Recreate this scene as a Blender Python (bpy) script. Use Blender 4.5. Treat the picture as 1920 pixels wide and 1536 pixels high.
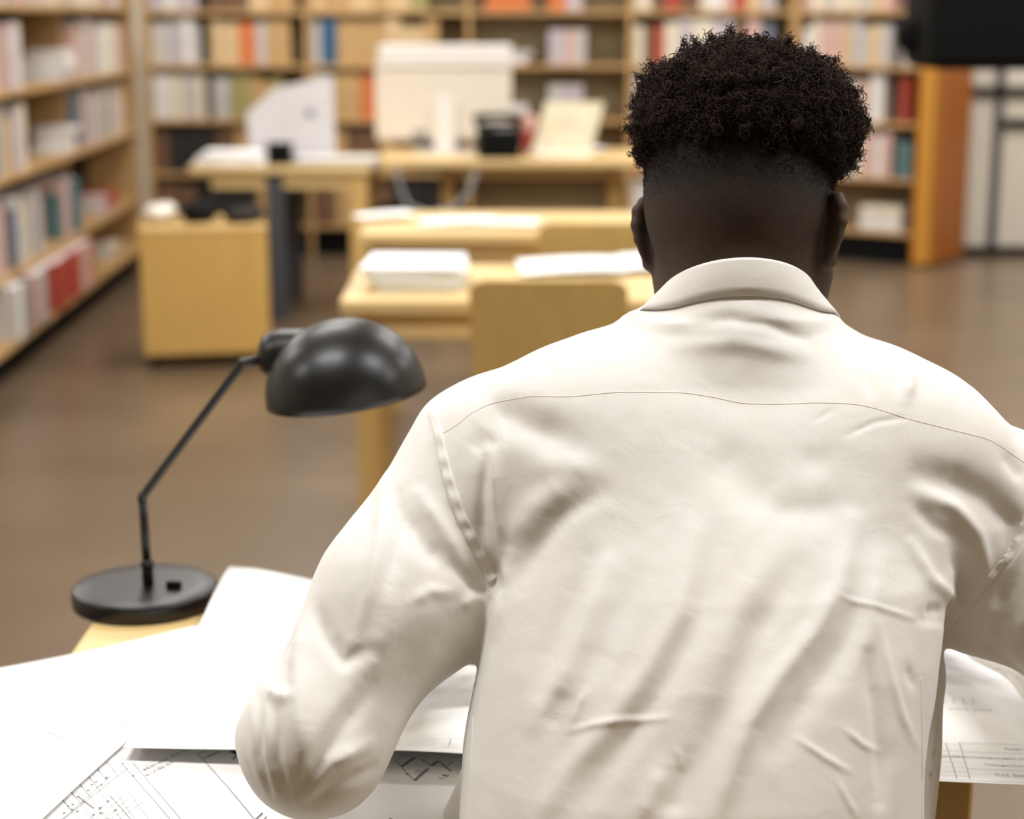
import bpy, bmesh, math, random
import numpy as np
from mathutils import Vector, Matrix, Euler
from mathutils.bvhtree import BVHTree

for o in list(bpy.data.objects):
    bpy.data.objects.remove(o, do_unlink=True)
SC = bpy.context.scene
COL = SC.collection
random.seed(7)

# ---------------------------------------------------------------- camera
cam_d = bpy.data.cameras.new('camera')
cam = bpy.data.objects.new('camera', cam_d)
COL.objects.link(cam)
SC.camera = cam
cam_d.lens = 50.0
cam_d.sensor_fit = 'HORIZONTAL'
cam_d.sensor_width = 50.0 * 1920 / 3300.0
cam.location = (0, 0, 1.414)
cam.rotation_euler = (math.pi / 2 - math.atan((768 - 30) / 3300.0), 0, 0)
cam_d.clip_start = 0.05
cam_d.clip_end = 60
cam_d.dof.use_dof = True
cam_d.dof.focus_distance = 1.48
cam_d.dof.aperture_fstop = 3.1

# ---------------------------------------------------------------- world, exposure, ceiling lamps
W = bpy.data.worlds.new('world'); SC.world = W
W.use_nodes = True
W.node_tree.nodes['Background'].inputs[0].default_value = (1.0, .97, .93, 1)
W.node_tree.nodes['Background'].inputs[1].default_value = 0.03
SC.view_settings.view_transform = 'Standard'
SC.view_settings.look = 'None'
SC.view_settings.gamma = 1.0
SC.view_settings.exposure = 0.0
SC.view_settings.use_curve_mapping = False
SC.cycles.use_denoising = True
SC.cycles.max_bounces = 6
SC.cycles.diffuse_bounces = 4
SC.cycles.glossy_bounces = 3
LAMP_POWER = 22.0
LAMP_COLOUR = (1.0, .993, .985)
CEILING_Z = 3.15
LAMP_SPOTS = [(x, y) for y in (1.40, 4.2, 6.8, 9.4) for x in (-3.2, -.9, 1.4, 3.7)]
# ---------------------------------------------------------------- maths helpers
import math
import numpy as np
CAM_H = 1.414
FPX = 3300.0
PITCH = math.atan((768 - 30) / FPX)
CP, SP = math.cos(PITCH), math.sin(PITCH)

def project(p):
    p = np.asarray(p, dtype=float)
    X, Y, Z = p[..., 0], p[..., 1], p[..., 2] - CAM_H
    depth = Y * CP - Z * SP
    v = Y * SP + Z * CP
    return np.stack([960 + FPX * X / depth, 768 - FPX * v / depth], -1)

def ray(px, py):
    x = (px - 960) / FPX
    v = (768 - py) / FPX
    return np.array([x, CP + v * SP, -SP + v * CP])

def at_y(px, py, y):
    r = ray(px, py)
    return np.array([0, 0, CAM_H]) + r * (y / r[1])

def at_z(px, py, z):
    r = ray(px, py)
    return np.array([0, 0, CAM_H]) + r * ((z - CAM_H) / r[2])

class Field:
    """signed distance field on a grid, joined with a smooth minimum"""
    def __init__(self, lo, hi, h, axes=None):
        self.ax = axes or [np.arange(lo[i], hi[i] + h, h) for i in range(3)]
        self.f = np.full([len(x) for x in self.ax], 0.3, np.float32)
    def block(self, lo, hi):
        sl, ax = [], []
        for i in range(3):
            a, b = np.searchsorted(self.ax[i], [lo[i], hi[i]])
            sl.append(slice(max(a - 1, 0), b + 1)); ax.append(self.ax[i][sl[-1]].astype(np.float32))
        return tuple(sl), np.meshgrid(*ax, indexing='ij', sparse=True)
    def add(self, fn, lo, hi, k=0.03, cut=False):
        m = k + 0.02
        sl, (X, Y, Z) = self.block(np.array(lo) - m, np.array(hi) + m)
        d = fn(X, Y, Z).astype(np.float32)
        a = self.f[sl]
        if cut:
            d = -d
            hh = np.maximum(k - np.abs(a - d), 0) / k
            self.f[sl] = np.maximum(a, d) + hh * hh * k * 0.25
        else:
            hh = np.maximum(k - np.abs(a - d), 0) / k
            self.f[sl] = np.minimum(a, d) - hh * hh * k * 0.25
    def cone(self, p, q, r1, r2, k=0.03, cut=False, sq=None):
        """tapering round limb from p to q"""
        p = np.array(p, float); q = np.array(q, float)
        ab = q - p; L2 = float(ab @ ab)
        def fn(X, Y, Z):
            t = ((X - p[0]) * ab[0] + (Y - p[1]) * ab[1] + (Z - p[2]) * ab[2]) / L2
            t = np.clip(t, 0, 1)
            dx = X - (p[0] + t * ab[0]); dy = Y - (p[1] + t * ab[1]); dz = Z - (p[2] + t * ab[2])
            return np.sqrt(dx * dx + dy * dy + dz * dz) - (r1 + (r2 - r1) * t)
        r = max(r1, r2)
        self.add(fn, np.minimum(p, q) - r, np.maximum(p, q) + r, k, cut)
    def chain(self, pts, rs, k=0.03):
        for i in range(len(pts) - 1):
            self.cone(pts[i], pts[i + 1], rs[i], rs[i + 1], k)
    def ell(self, c, r, k=0.03, R=None, cut=False):
        c = np.array(c, float); r = np.array(r, float)
        R = np.eye(3) if R is None else np.array(R)
        def fn(X, Y, Z):
            x, y, z = X - c[0], Y - c[1], Z - c[2]
            a = (R[0, 0] * x + R[1, 0] * y + R[2, 0] * z) / r[0]
            b = (R[0, 1] * x + R[1, 1] * y + R[2, 1] * z) / r[1]
            g = (R[0, 2] * x + R[1, 2] * y + R[2, 2] * z) / r[2]
            k0 = np.sqrt(a * a + b * b + g * g) + 1e-6
            k1 = np.sqrt((a / r[0]) ** 2 + (b / r[1]) ** 2 + (g / r[2]) ** 2) + 1e-6
            return k0 * (k0 - 1) / k1
        m = r.max()
        self.add(fn, c - m, c + m, k, cut)
    def mesh(self, smooth=2):
        v, q = surface_nets(self.f)
        v = np.stack([np.interp(v[:, i], np.arange(len(self.ax[i])), self.ax[i]) for i in range(3)], 1)
        return relax(v, q, smooth), q

def surface_nets(f):
    s = f < 0
    nx, ny, nz = f.shape
    c = np.zeros((nx - 1, ny - 1, nz - 1), np.uint8)
    for i in (0, 1):
        for j in (0, 1):
            for k in (0, 1):
                c += s[i:nx - 1 + i, j:ny - 1 + j, k:nz - 1 + k]
    act = (c > 0) & (c < 8)
    idx = np.argwhere(act)
    ids = np.full(act.shape, -1, np.int64)
    ids[act] = np.arange(len(idx))
    acc = np.zeros((len(idx), 3)); cnt = np.zeros(len(idx))
    corners = [(i, j, k) for i in (0, 1) for j in (0, 1) for k in (0, 1)]
    val = {o: f[idx[:, 0] + o[0], idx[:, 1] + o[1], idx[:, 2] + o[2]].astype(float) for o in corners}
    for o in corners:
        for ax in range(3):
            if o[ax] == 0:
                o2 = list(o); o2[ax] = 1; o2 = tuple(o2)
                a, b = val[o], val[o2]
                m = (a < 0) != (b < 0)
                t = np.where(m, a / np.where(m, a - b, 1), 0)
                pos = np.zeros((len(idx), 3)) + np.array(o, float)
                pos[:, ax] = t
                acc += pos * m[:, None]; cnt += m
    v = idx + acc / cnt[:, None]
    quads = []
    for ax in range(3):
        sl1 = [slice(None)] * 3; sl2 = [slice(None)] * 3
        sl1[ax] = slice(0, -1); sl2[ax] = slice(1, None)
        a = s[tuple(sl1)]; b = s[tuple(sl2)]
        e = np.argwhere(a != b)
        u, w = [(1, 2), (2, 0), (0, 1)][ax]
        e = e[(e[:, u] > 0) & (e[:, w] > 0) & (e[:, u] < f.shape[u] - 1) & (e[:, w] < f.shape[w] - 1)]
        def cell(du, dw):
            x = e.copy(); x[:, u] -= du; x[:, w] -= dw
            return ids[x[:, 0], x[:, 1], x[:, 2]]
        q = np.stack([cell(1, 1), cell(0, 1), cell(0, 0), cell(1, 0)], 1)
        fl = ~s[e[:, 0], e[:, 1], e[:, 2]]
        q[fl] = q[fl][:, ::-1]
        quads.append(q)
    return v, np.concatenate(quads)

def neigh_avg(v, q):
    acc = np.zeros_like(v); cnt = np.zeros(len(v))
    n = len(v)
    for a, b in ((0, 1), (1, 2), (2, 3), (3, 0)):
        for i, j in ((a, b), (b, a)):
            for c in range(v.shape[1]):
                acc[:, c] += np.bincount(q[:, i], v[q[:, j], c], n)
            cnt += np.bincount(q[:, i], minlength=n)
    return acc / np.maximum(cnt, 1)[:, None]

def relax(v, q, it):
    for _ in range(it):
        v = v + 0.6 * (neigh_avg(v, q) - v)
        v = v - 0.55 * (neigh_avg(v, q) - v)
    return v

def normals(v, q):
    d1 = v[q[:, 2]] - v[q[:, 0]]; d2 = v[q[:, 3]] - v[q[:, 1]]
    fn = np.cross(d1, d2)
    n = np.zeros_like(v)
    for i in range(4):
        for c in range(3):
            n[:, c] += np.bincount(q[:, i], fn[:, c], len(v))
    return n / (np.linalg.norm(n, axis=1)[:, None] + 1e-12)

def lerp_tab(x, tab):
    t = np.array(tab, float)
    return np.interp(x, t[:, 0], t[:, 1])

def smoothstep(a, b, x):
    t = np.clip((x - a) / (b - a), 0, 1)
    return t * t * (3 - 2 * t)

# ---------------------------------------------------------------- the shirt
# torso slices: z, back y, half thickness, left x, right x
TORSO = [
    (0.56, 1.150, .115, -.060, .330),
    (0.66, 1.172, .120, -.055, .328),
    (0.74, 1.200, .122, -.045, .328),
    (0.82, 1.237, .125, -.037, .338),
    (0.90, 1.282, .126, -.025, .358),
    (0.96, 1.322, .123, -.014, .372),
    (1.02, 1.370, .112, -.004, .368),
    (1.07, 1.414, .098, .020, .355),
    (1.11, 1.450, .082, .060, .320),
    (1.15, 1.474, .065, .110, .270)]
SH_L = at_y(908, 876, 1.515)
EL_L = at_y(590, 1390, 1.370)
WR_L = at_y(702, 1212, 1.620)
SH_R = at_y(1836, 956, 1.515)
EL_R = at_y(2240, 1330, 1.400)
WR_R = at_y(1895, 1192, 1.680)
NK = at_y(1376, 640, 1.545)

def shirt_field(h):
    F = Field((-.42, 1.05, .50), (.80, 1.80, 1.27), h)
    T = np.array(TORSO)
    zz = T[:, 0]
    def torso(X, Y, Z):
        z = Z
        yb = np.interp(z, zz, T[:, 1]); b = np.interp(z, zz, T[:, 2])
        xl = np.interp(z, zz, T[:, 3]); xr = np.interp(z, zz, T[:, 4])
        a = (xr - xl) / 2; cx = (xl + xr) / 2; cy = yb + b
        u = np.abs((X - cx) / a); w = np.abs((Y - cy) / b)
        r = (u ** 2.4 + w ** 2.4) ** (1 / 2.4)
        d = (r - 1) * np.minimum(a, b) * 0.85
        return np.maximum(np.maximum(d, z - 1.15), .56 - z)
    F.add(torso, (-.1, 1.1, .5), (.45, 1.75, 1.2), .02)
    # shoulder girdle
    nl = at_y(1282, 702, 1.545); nr = at_y(1480, 706, 1.545)
    F.cone(nl, SH_L + (0.015, 0, .0), .042, .071, .05)
    F.cone(nr, SH_R + (-.015, 0, .0), .042, .075, .05)
    F.cone(NK + (0, -.002, -.02), NK + (0, -.014, .010), .082, .077, .03)
    # shoulder blades: the upper back is broad and rounded
    F.ell(at_y(1130, 865, 1.487), (.12, .075, .10), .06)
    F.ell(at_y(1620, 885, 1.487), (.12, .075, .10), .06)
    F.ell(at_y(1378, 712, 1.528), (.085, .062, .050), .04)
    # sleeves
    mid = SH_L * .5 + EL_L * .5 + np.array([-.004, 0, .001])
    F.chain([SH_L, mid, EL_L], [.0715, .0665, .056], .03)
    F.chain([EL_L + (-.002, 0.0, .0), EL_L * .4 + WR_L * .6, WR_L], [.055, .050, .038], .03)
    mid = SH_R * .5 + EL_R * .5
    F.chain([SH_R, mid, EL_R], [.078, .074, .064], .018)
    F.cone(at_y(1772, 1060, 1.49), at_y(1870, 1130, 1.47), .044, .050, .02)
    F.chain([EL_R, EL_R * .4 + WR_R * .6, WR_R], [.062, .052, .038], .03)
    # loose front of the shirt, hanging forward of the leaning body
    F.cone(at_y(868, 1700, 1.43), at_y(958, 1450, 1.45), .055, .04, .05)
    F.cone(at_y(1640, 1650, 1.42), at_y(1682, 1290, 1.47), .045, .040, .05)
    F.ell((.14, 1.39, .78), (.15, .095, .16), .05)
    return F

# folds of the cloth: region, (x, y) points as seen from behind, half width, height in mm
# (points are given on the 1920 x 1536 frame only to find the place on the cloth; the fold is real relief)
FOLDS = [
 # hollows and ridges beside the left armhole
 ('T', [(905,800),(935,772),(1000,800),(1070,830)], 34, -7),
 ('T', [(885,850),(900,830),(930,820)], 22, -3),
 ('T', [(909,862),(905,940),(903,1030)], 11, -4),
 ('T', [(926,850),(930,940),(942,1030)], 14, 5),
 ('T', [(1125,925),(1060,965),(1005,1030),(970,1095)], 22, -4),
 ('T', [(1080,890),(1010,950),(955,1020)], 30, 5),
 ('T', [(915,1050),(930,1085),(938,1120)], 15, -7),
 ('T', [(957,1040),(950,1100),(930,1190)], 12, 5),
 ('T', [(1000,880),(1060,870),(1110,880)], 25, 2.5),
 # long soft folds running down and left across the back
 ('T', [(1135,1060),(1088,1200),(1050,1290),(1010,1360)], 22, 4),
 ('T', [(1100,1050),(1050,1180),(1010,1290)], 24, -4),
 ('T', [(1190,1080),(1150,1180),(1110,1280)], 26, -3),
 ('T', [(1300,1000),(1272,1150),(1212,1260),(1150,1350),(1065,1450),(1010,1536)], 24, 4),
 ('T', [(1345,1010),(1310,1160),(1250,1280),(1170,1400),(1090,1510)], 26, -3.5),
 ('T', [(1600,980),(1572,1100),(1530,1180),(1460,1270),(1400,1360),(1370,1450),(1335,1540)], 22, 5),
 ('T', [(1490,1070),(1425,1180),(1385,1280),(1335,1390),(1290,1500)], 30, -4.5),
 ('T', [(1440,1040),(1360,1190),(1330,1290)], 30, 3),
 ('T', [(1630,1090),(1590,1200),(1520,1300),(1460,1400)], 28, -4),
 ('T', [(1650,1050),(1630,1160),(1600,1260)], 22, 3),
 ('T', [(1240,1440),(1200,1540)], 20, 3), ('T', [(1290,1420),(1250,1540)], 20, -3),
 # pinched creases low on the back
 ('T', [(1068,1372),(1110,1360),(1170,1352),(1250,1347)], 7, 6),
 ('T', [(1072,1362),(1085,1325),(1100,1295)], 7, 4.5),
 ('T', [(1058,1292),(1040,1330),(1025,1368)], 18, -2.5),
 ('T', [(1572,1119),(1640,1137),(1715,1160)], 5, 3.5),
 ('T', [(1725,1163),(1775,1168)], 8, -4),
 ('T', [(1648,1170),(1668,1260),(1690,1340),(1716,1398)], 8, 4.5),
 ('T', [(1628,1230),(1642,1320),(1652,1420),(1650,1500)], 16, -5.5),
 ('T', [(1585,1368),(1620,1398),(1652,1408)], 6, 3),
 ('T', [(1495,1385),(1545,1420),(1592,1447)], 6, 3.5),
 ('T', [(1570,1465),(1606,1532)], 5, 2.2),
 ('T', [(1270,1405),(1282,1450)], 4, 2),
 ('T', [(1700,1250),(1712,1290)], 9, -3),
 # hollows and ridges beside the right armhole
 ('T', [(1730,893),(1790,905),(1850,935),(1900,985),(1905,1050)], 30, -9),
 ('T', [(1735,925),(1790,950),(1832,1000),(1846,1060),(1848,1100)], 16, 5),
 ('T', [(1712,945),(1750,985),(1795,1012)], 16, -3),
 ('T', [(1790,1035),(1806,1080),(1810,1140)], 17, -8),
 ('T', [(1710,1020),(1745,1085),(1785,1118),(1806,1146)], 12, 5),
 ('T', [(1735,1150),(1770,1145)], 14, -4),
 ('T', [(1880,850),(1920,900)], 14, -3),
 # broad soft relief of the upper back
 ('T', [(1330,840),(1400,900),(1450,960)], 45, -4),
 ('T', [(1440,955),(1520,960),(1580,950)], 28, -3),
 ('T', [(1500,860),(1560,870)], 30, -2),
 ('T', [(1300,606),(1370,598),(1440,608),(1510,636)], 13, -3),
 ('T', [(1270,650),(1380,640),(1520,672)], 18, 2.5),
 ('T', [(1585,818),(1640,792),(1700,783)], 5, -2.5),
 ('T', [(1530,790),(1560,768)], 4, -1.5),
 ('T', [(1704,676),(1706,715),(1700,750)], 11, 6),
 ('T', [(1612,650),(1622,700),(1632,735)], 10, -3),
 ('T', [(1680,690),(1684,730)], 9, -3),
 ('T', [(1090,640),(1105,660)], 10, -2), ('T', [(1010,668),(1030,690)], 12, -2),
 # left sleeve
 ('L', [(722,890),(716,1000),(695,1110),(668,1200)], 14, 4),
 ('L', [(745,930),(748,1010),(730,1090)], 14, -3),
 ('L', [(755,960),(795,1020),(832,1062)], 20, -7),
 ('L', [(790,930),(830,990),(862,1050)], 16, 4),
 ('L', [(850,1060),(885,1095),(922,1128)], 14, -8),
 ('L', [(770,1130),(805,1108),(850,1112)], 12, 2.5),
 ('L', [(862,1140),(890,1122),(915,1122)], 12, 4),
 ('L', [(578,1140),(566,1240),(562,1340),(570,1425)], 24, 7),
 ('L', [(592,1135),(612,1195),(645,1240),(690,1220)], 16, -5),
 ('L', [(700,1230),(722,1180),(735,1100)], 24, 3),
 ('L', [(690,1290),(640,1365),(600,1430),(565,1490)], 22, -6),
 ('L', [(690,1395),(620,1430),(565,1500)], 14, 5),
 ('L', [(700,1440),(640,1470),(580,1510)], 12, -3),
 ('L', [(505,1290),(522,1306),(545,1308)], 13, 8),
 ('L', [(548,1250),(540,1280),(540,1300)], 8, -6),
 ('L', [(545,1200),(510,1240),(485,1290)], 8, 4),
 ('L', [(560,1190),(530,1230),(505,1280)], 8, -4),
 ('L', [(503,1330),(502,1420),(520,1490)], 8, 4.5),
 ('L', [(520,1340),(520,1430),(540,1500)], 10, -4.5),
 ('L', [(474,1320),(476,1420),(500,1490)], 8, 3.5),
 ('L', [(488,1310),(488,1420),(510,1500)], 6, -3.5),
 ('L', [(880,1180),(800,1250),(715,1340)], 45, -3),
 ('L', [(830,1110),(740,1190),(660,1290)], 40, 3),
 # right sleeve
 ('R', [(1870,1120),(1850,1170),(1860,1210)], 16, 4),
 ('R', [(1900,1090),(1880,1130)], 12, -4),
 ('R', [(1840,1180),(1880,1240),(1920,1270)], 16, -4),
 ('R', [(1920,1150),(1900,1200),(1920,1230)], 18, 4),
]
ARMHOLE_L = [(800,775),(812,815),(820,860),(832,910),(850,965),(875,1015),(900,1065),(914,1095)]
ARMHOLE_R = [(1960,900),(1935,985),(1895,1055),(1850,1105),(1815,1150),(1785,1175)]

def poly_dist(p, pts):
    """distance to a polyline and the place along it (0..1)"""
    pts = np.array(pts, float)
    L = np.r_[0, np.cumsum(np.linalg.norm(np.diff(pts, axis=0), axis=1))]
    best = np.full(len(p), 1e9); par = np.zeros(len(p))
    for i in range(len(pts) - 1):
        a, b = pts[i], pts[i + 1]
        ab = b - a; l2 = ab @ ab
        t = np.clip(((p - a) @ ab) / l2, 0, 1)
        d = np.linalg.norm(p - (a + t[:, None] * ab), axis=1)
        m = d < best
        best[m] = d[m]; par[m] = (L[i] + t[m] * math.sqrt(l2)) / L[-1]
    return best, par

def value_noise(p, seed):
    """smooth random field"""
    rng = np.random.RandomState(seed)
    tab = rng.uniform(-1, 1, 4096)
    i = np.floor(p).astype(int); f = p - i
    f = f * f * (3 - 2 * f)
    out = 0
    for dx in (0, 1):
        for dy in (0, 1):
            for dz in (0, 1):
                hsh = ((i[:, 0] + dx) * 73856093 ^ (i[:, 1] + dy) * 19349663 ^ (i[:, 2] + dz) * 83492791) & 4095
                w = (f[:, 0] if dx else 1 - f[:, 0]) * (f[:, 1] if dy else 1 - f[:, 1]) * (f[:, 2] if dz else 1 - f[:, 2])
                out = out + w * tab[hsh]
    return out

def fold_shirt(v, q):
    n = normals(v, q)
    pp = project(v)
    cam = np.array([0, 0, CAM_H])
    view = cam - v
    depth = np.linalg.norm(view, axis=1)
    facing = np.einsum('ij,ij->i', n, view) / depth
    # only the cloth that is nearest along its direction (not the far side of a sleeve)
    bx = np.clip((pp[:, 0] / 6).astype(int) + 100, 0, 599); by = np.clip((pp[:, 1] / 6).astype(int) + 100, 0, 599)
    zb = np.full((600, 600), 1e9)
    np.minimum.at(zb, (bx, by), depth)
    z2 = zb.copy()
    for dx in (-1, 0, 1):
        for dy in (-1, 0, 1):
            z2 = np.minimum(z2, np.roll(np.roll(zb, dx, 0), dy, 1))
    front = smoothstep(.075, .035, depth - z2[bx, by]) * smoothstep(-.05, .25, facing)
    # which cloth: sleeve or body
    def side(pts, sgn):
        P = np.array(pts, float)
        x = np.interp(pp[:, 1], P[:, 1], P[:, 0])
        return (pp[:, 0] - x) * sgn
    inL = smoothstep(6, -6, side(ARMHOLE_L, 1)) * (pp[:, 1] > 700)
    low = smoothstep(1115, 1125, pp[:, 1]) * (pp[:, 0] < 1300)
    axis_d = lambda a, b: np.linalg.norm(v - (a + np.clip(((v - a) @ (b - a)) / ((b - a) @ (b - a)), 0, 1)[:, None] * (b - a)), axis=1)
    dl = axis_d(SH_L, EL_L)
    inL = np.where(pp[:, 1] > 1120, (dl < .085) * (pp[:, 0] < 925), inL)
    inR = smoothstep(-6, 6, side(ARMHOLE_R, 1)) * (pp[:, 0] > 1700) * (pp[:, 1] > 800)
    w = {'L': inL * front, 'R': inR * front, 'T': (1 - inL) * (1 - inR) * front}
    disp = np.zeros(len(v))
    for reg, pts, wid, amp in FOLDS:
        m = (pp[:, 0] > min(p[0] for p in pts) - 3.2 * wid) & (pp[:, 0] < max(p[0] for p in pts) + 3.2 * wid) & \
            (pp[:, 1] > min(p[1] for p in pts) - 3.2 * wid) & (pp[:, 1] < max(p[1] for p in pts) + 3.2 * wid) & (w[reg] > 0)
        if not m.any():
            continue
        d, t = poly_dist(pp[m], pts)
        taper = np.minimum(1, .35 + 2.6 * np.minimum(t, 1 - t))
        amp = math.copysign(min(abs(amp), (.32 if wid > 9 else .23) * wid), amp)
        disp[m] += w[reg][m] * taper * amp * .001 * np.exp(-(d / wid) ** 2)
    # restless small relief everywhere
    disp += .0008 * value_noise(v * np.array([16, 16, 9]), 3) + .0003 * value_noise(v * 60, 5)
    # the unseen front and sleeves crumple too
    disp += (1 - front) * .003 * value_noise(v * np.array([30, 30, 18]), 9)
    return v + n * disp[:, None], pp, front

# ---------------------------------------------------------------- head, neck, hands
def rot(yaw, pitch, roll):
    cy, sy = math.cos(yaw), math.sin(yaw)
    cp, sp = math.cos(pitch), math.sin(pitch)
    cr, sr = math.cos(roll), math.sin(roll)
    Rz = np.array([[cy, sy, 0], [-sy, cy, 0], [0, 0, 1]])      # positive: face turns to the right
    Rx = np.array([[1, 0, 0], [0, cp, sp], [0, -sp, cp]])      # positive: face turns down
    Ry = np.array([[cr, 0, -sr], [0, 1, 0], [sr, 0, cr]])      # positive: right ear up
    return Rz @ Rx @ Ry
HEAD_R = rot(math.radians(23), math.radians(19), math.radians(4))
HEAD_C = at_y(1393, 432, 1.585)
def hd(x, y, z):
    return HEAD_C + HEAD_R @ np.array([x, y, z], float)

def head_shapes(F, grow=0.0):
    e = lambda c, r, k=.02, cut=False: F.ell(hd(*c), np.array(r) + grow, k, HEAD_R, cut)
    c = lambda p, q, a, b, k=.015: F.cone(hd(*p), hd(*q), a, b, k)
    e((0, -.014, .050), (.079, .097, .084), .02)
    e((0, -.042, .018), (.072, .062, .066), .03)
    e((0, .045, .060), (.062, .050, .055), .03)
    e((0, .040, -.030), (.063, .055, .082), .04)
    for s in (-1, 1):
        c((s * .063, .004, -.040), (s * .024, .076, -.100), .018, .018, .03)
        e((s * .043, .062, -.018), (.024, .026, .024), .02)
        e((s * .013, .106, -.033), (.009, .010, .008), .008)
        e((s * .031, .101, .012), (.015, .012, .009), .01, True)
        e((s * .031, .087, .010), (.013, .011, .011), .004)
        c((s * .048, .083, .026), (s * .012, .093, .029), .008, .008, .012)
    e((0, .084, -.103), (.022, .018, .018), .02)
    c((0, .096, .018), (0, .117, -.027), .008, .012, .012)
    e((0, .100, -.061), (.024, .012, .007), .006)
    e((0, .097, -.073), (.021, .012, .008), .005)
    # nape and neck
    nb = NK + np.array([0, .012, -.05])
    F.cone(hd(0, -.030, -.005), nb + (0, -.002, .06), .066, .063, .03)
    F.cone(nb + (0, -.002, .06), nb, .063, .070, .03)

def ear_shapes(F):
    for s in (-1, 1):
        fl = math.radians(30 if s < 0 else 42)
        o = np.array([s * .0745, -.010, -.006])
        u = np.array([s * math.sin(fl), -math.cos(fl), 0])
        def P(a, b, w=0.0):
            w_ = np.array([s * math.cos(fl), math.sin(fl), 0]) * w
            return HEAD_C + HEAD_R @ (o + u * a * .92 + np.array([0, 0, b * .90]) + w_)
        rim = [(-.004, .016), (.002, .026), (.012, .033), (.022, .031), (.029, .021), (.030, .006), (.025, -.008),
               (.018, -.018), (.010, -.030), (.002, -.033), (-.002, -.026)]
        pts = [P(a, b, .003) for a, b in rim]
        F.chain(pts, [.0037, .0042, .0046, .0048, .0048, .0046, .0042, .0042, .0055, .0055, .004], .003)
        ax = HEAD_R @ np.stack([np.array([s * math.cos(fl), math.sin(fl), 0]), u * 1.0, np.array([0, 0, 1.0])], 1)
        F.ell(P(.011, .002), (.0032, .021, .031), .004, ax)
        F.ell(P(.003, -.002), (.008, .013, .022), .008, ax)          # the bowl behind the ear canal
        F.ell(P(.006, .000, .0085), (.0055, .010, .016), .003, ax, True)

def hair_field(h):
    c0 = hd(0, -.01, .09)
    F = Field(c0 - .17, c0 + .17, h)
    e = lambda c, r, k=.03: F.ell(hd(*c), r, k, HEAD_R)
    e((0.003, -.012, .092), (.100, .103, .056), .02)
    e((0.002, -.018, .106), (.080, .088, .050), .03)
    e((0.002, -.028, .068), (.081, .087, .034), .025)
    e((0, .055, .095), (.070, .048, .042), .03)
    # forehead and lower sides stay clear
    F.ell(hd(0, .085, .000), (.075, .06, .075), .015, HEAD_R, True)
    return F

def hand(F, W, fwd, side, s, up=np.array([0, 0, 1.0])):
    """right hand for s = 1, left hand for s = -1; palm down, fingers resting on the paper"""
    f = fwd / np.linalg.norm(fwd); sd = side / np.linalg.norm(side)
    n = np.cross(sd, f); n = n if n[2] > 0 else -n
    P = lambda a, b, c: W + f * a + sd * b + n * c
    F.cone(W - f * .05, W + f * .01, .027, .025, .02)
    F.cone(P(.02, .012, 0), P(.078, .027, .004), .018, .014, .02)
    F.cone(P(.02, .0, .001), P(.082, .006, .006), .018, .014, .02)
    F.cone(P(.02, -.012, 0), P(.078, -.014, .005), .018, .013, .02)
    F.cone(P(.02, -.016, -.002), P(.070, -.031, .001), .016, .012, .02)
    # index to little finger: unequal, bent at two knuckles
    for b0, b1, ln, r in ((.028, .036, .074, .0085), (.008, .010, .083, .0088), (-.013, -.016, .076, .0083), (-.031, -.040, .060, .0074)):
        a0 = .078 if abs(b0) < .02 else .072
        p = [P(a0, b0, .004), P(a0 + ln * .47, (b0 + b1) / 2, .010), P(a0 + ln * .78, b1, -.002), P(a0 + ln * .93, b1, -.014)]
        F.chain(p, [r * 1.12, r * 1.02, r * .95, r * .82], .003)
    F.chain([P(.018, .020, -.004), P(.048, .048, -.008), P(.076, .058, -.012), P(.096, .056, -.016)], [.015, .0115, .010, .0085], .006)

def body_field():
    def axis(segs):
        out = []
        for a, b, h in segs:
            out.append(np.arange(a, b - 1e-6, h))
        return np.concatenate(out + [[segs[-1][1]]])
    F = Field(None, None, None, [
        axis([(-.30, -.17, .006), (-.17, .10, .0026), (.10, .30, .0021), (.30, .50, .0026), (.50, .72, .006)]),
        axis([(1.16, 1.44, .006), (1.44, 1.74, .0022), (1.74, 1.86, .003)]),
        axis([(.56, .725, .008), (.725, .86, .003), (.86, 1.14, .006), (1.14, 1.44, .0022)])])
    head_shapes(F)
    ear_shapes(F)
    T = np.array(TORSO)
    for i in range(0, len(T) - 1):
        pass
    def torso(X, Y, Z):
        yb = np.interp(Z, T[:, 0], T[:, 1]); b = np.interp(Z, T[:, 0], T[:, 2]) - .022
        xl = np.interp(Z, T[:, 0], T[:, 3]) + .022; xr = np.interp(Z, T[:, 0], T[:, 4]) - .022
        r = np.sqrt(((X - (xl + xr) / 2) / ((xr - xl) / 2)) ** 2 + ((Y - yb - b - .022) / b) ** 2)
        return np.maximum(np.maximum((r - 1) * b * .9, Z - 1.10), .58 - Z)
    F.add(torso, (-.05, 1.15, .57), (.38, 1.65, 1.11), .03)
    F.cone(at_y(1300, 735, 1.545), SH_L, .035, .05, .04)
    F.cone(at_y(1470, 745, 1.545), SH_R, .035, .05, .04)
    for S, E, W, s in ((SH_L, EL_L, WR_L, -1), (SH_R, EL_R, WR_R, 1)):
        F.chain([S, E, W], [.048, .037, .026], .02)
    # hands on the drawing
    tl = np.array([-.022, 1.80, .778]) - WR_L
    hand(F, WR_L + tl / np.linalg.norm(tl) * .03, tl, np.array([tl[1], -tl[0], 0]), -1)
    tr = np.array([.42, 1.86, .775]) - WR_R
    hand(F, WR_R + tr / np.linalg.norm(tr) * .03, tr, np.array([-tr[1], tr[0], 0]), 1)
    return F
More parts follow.
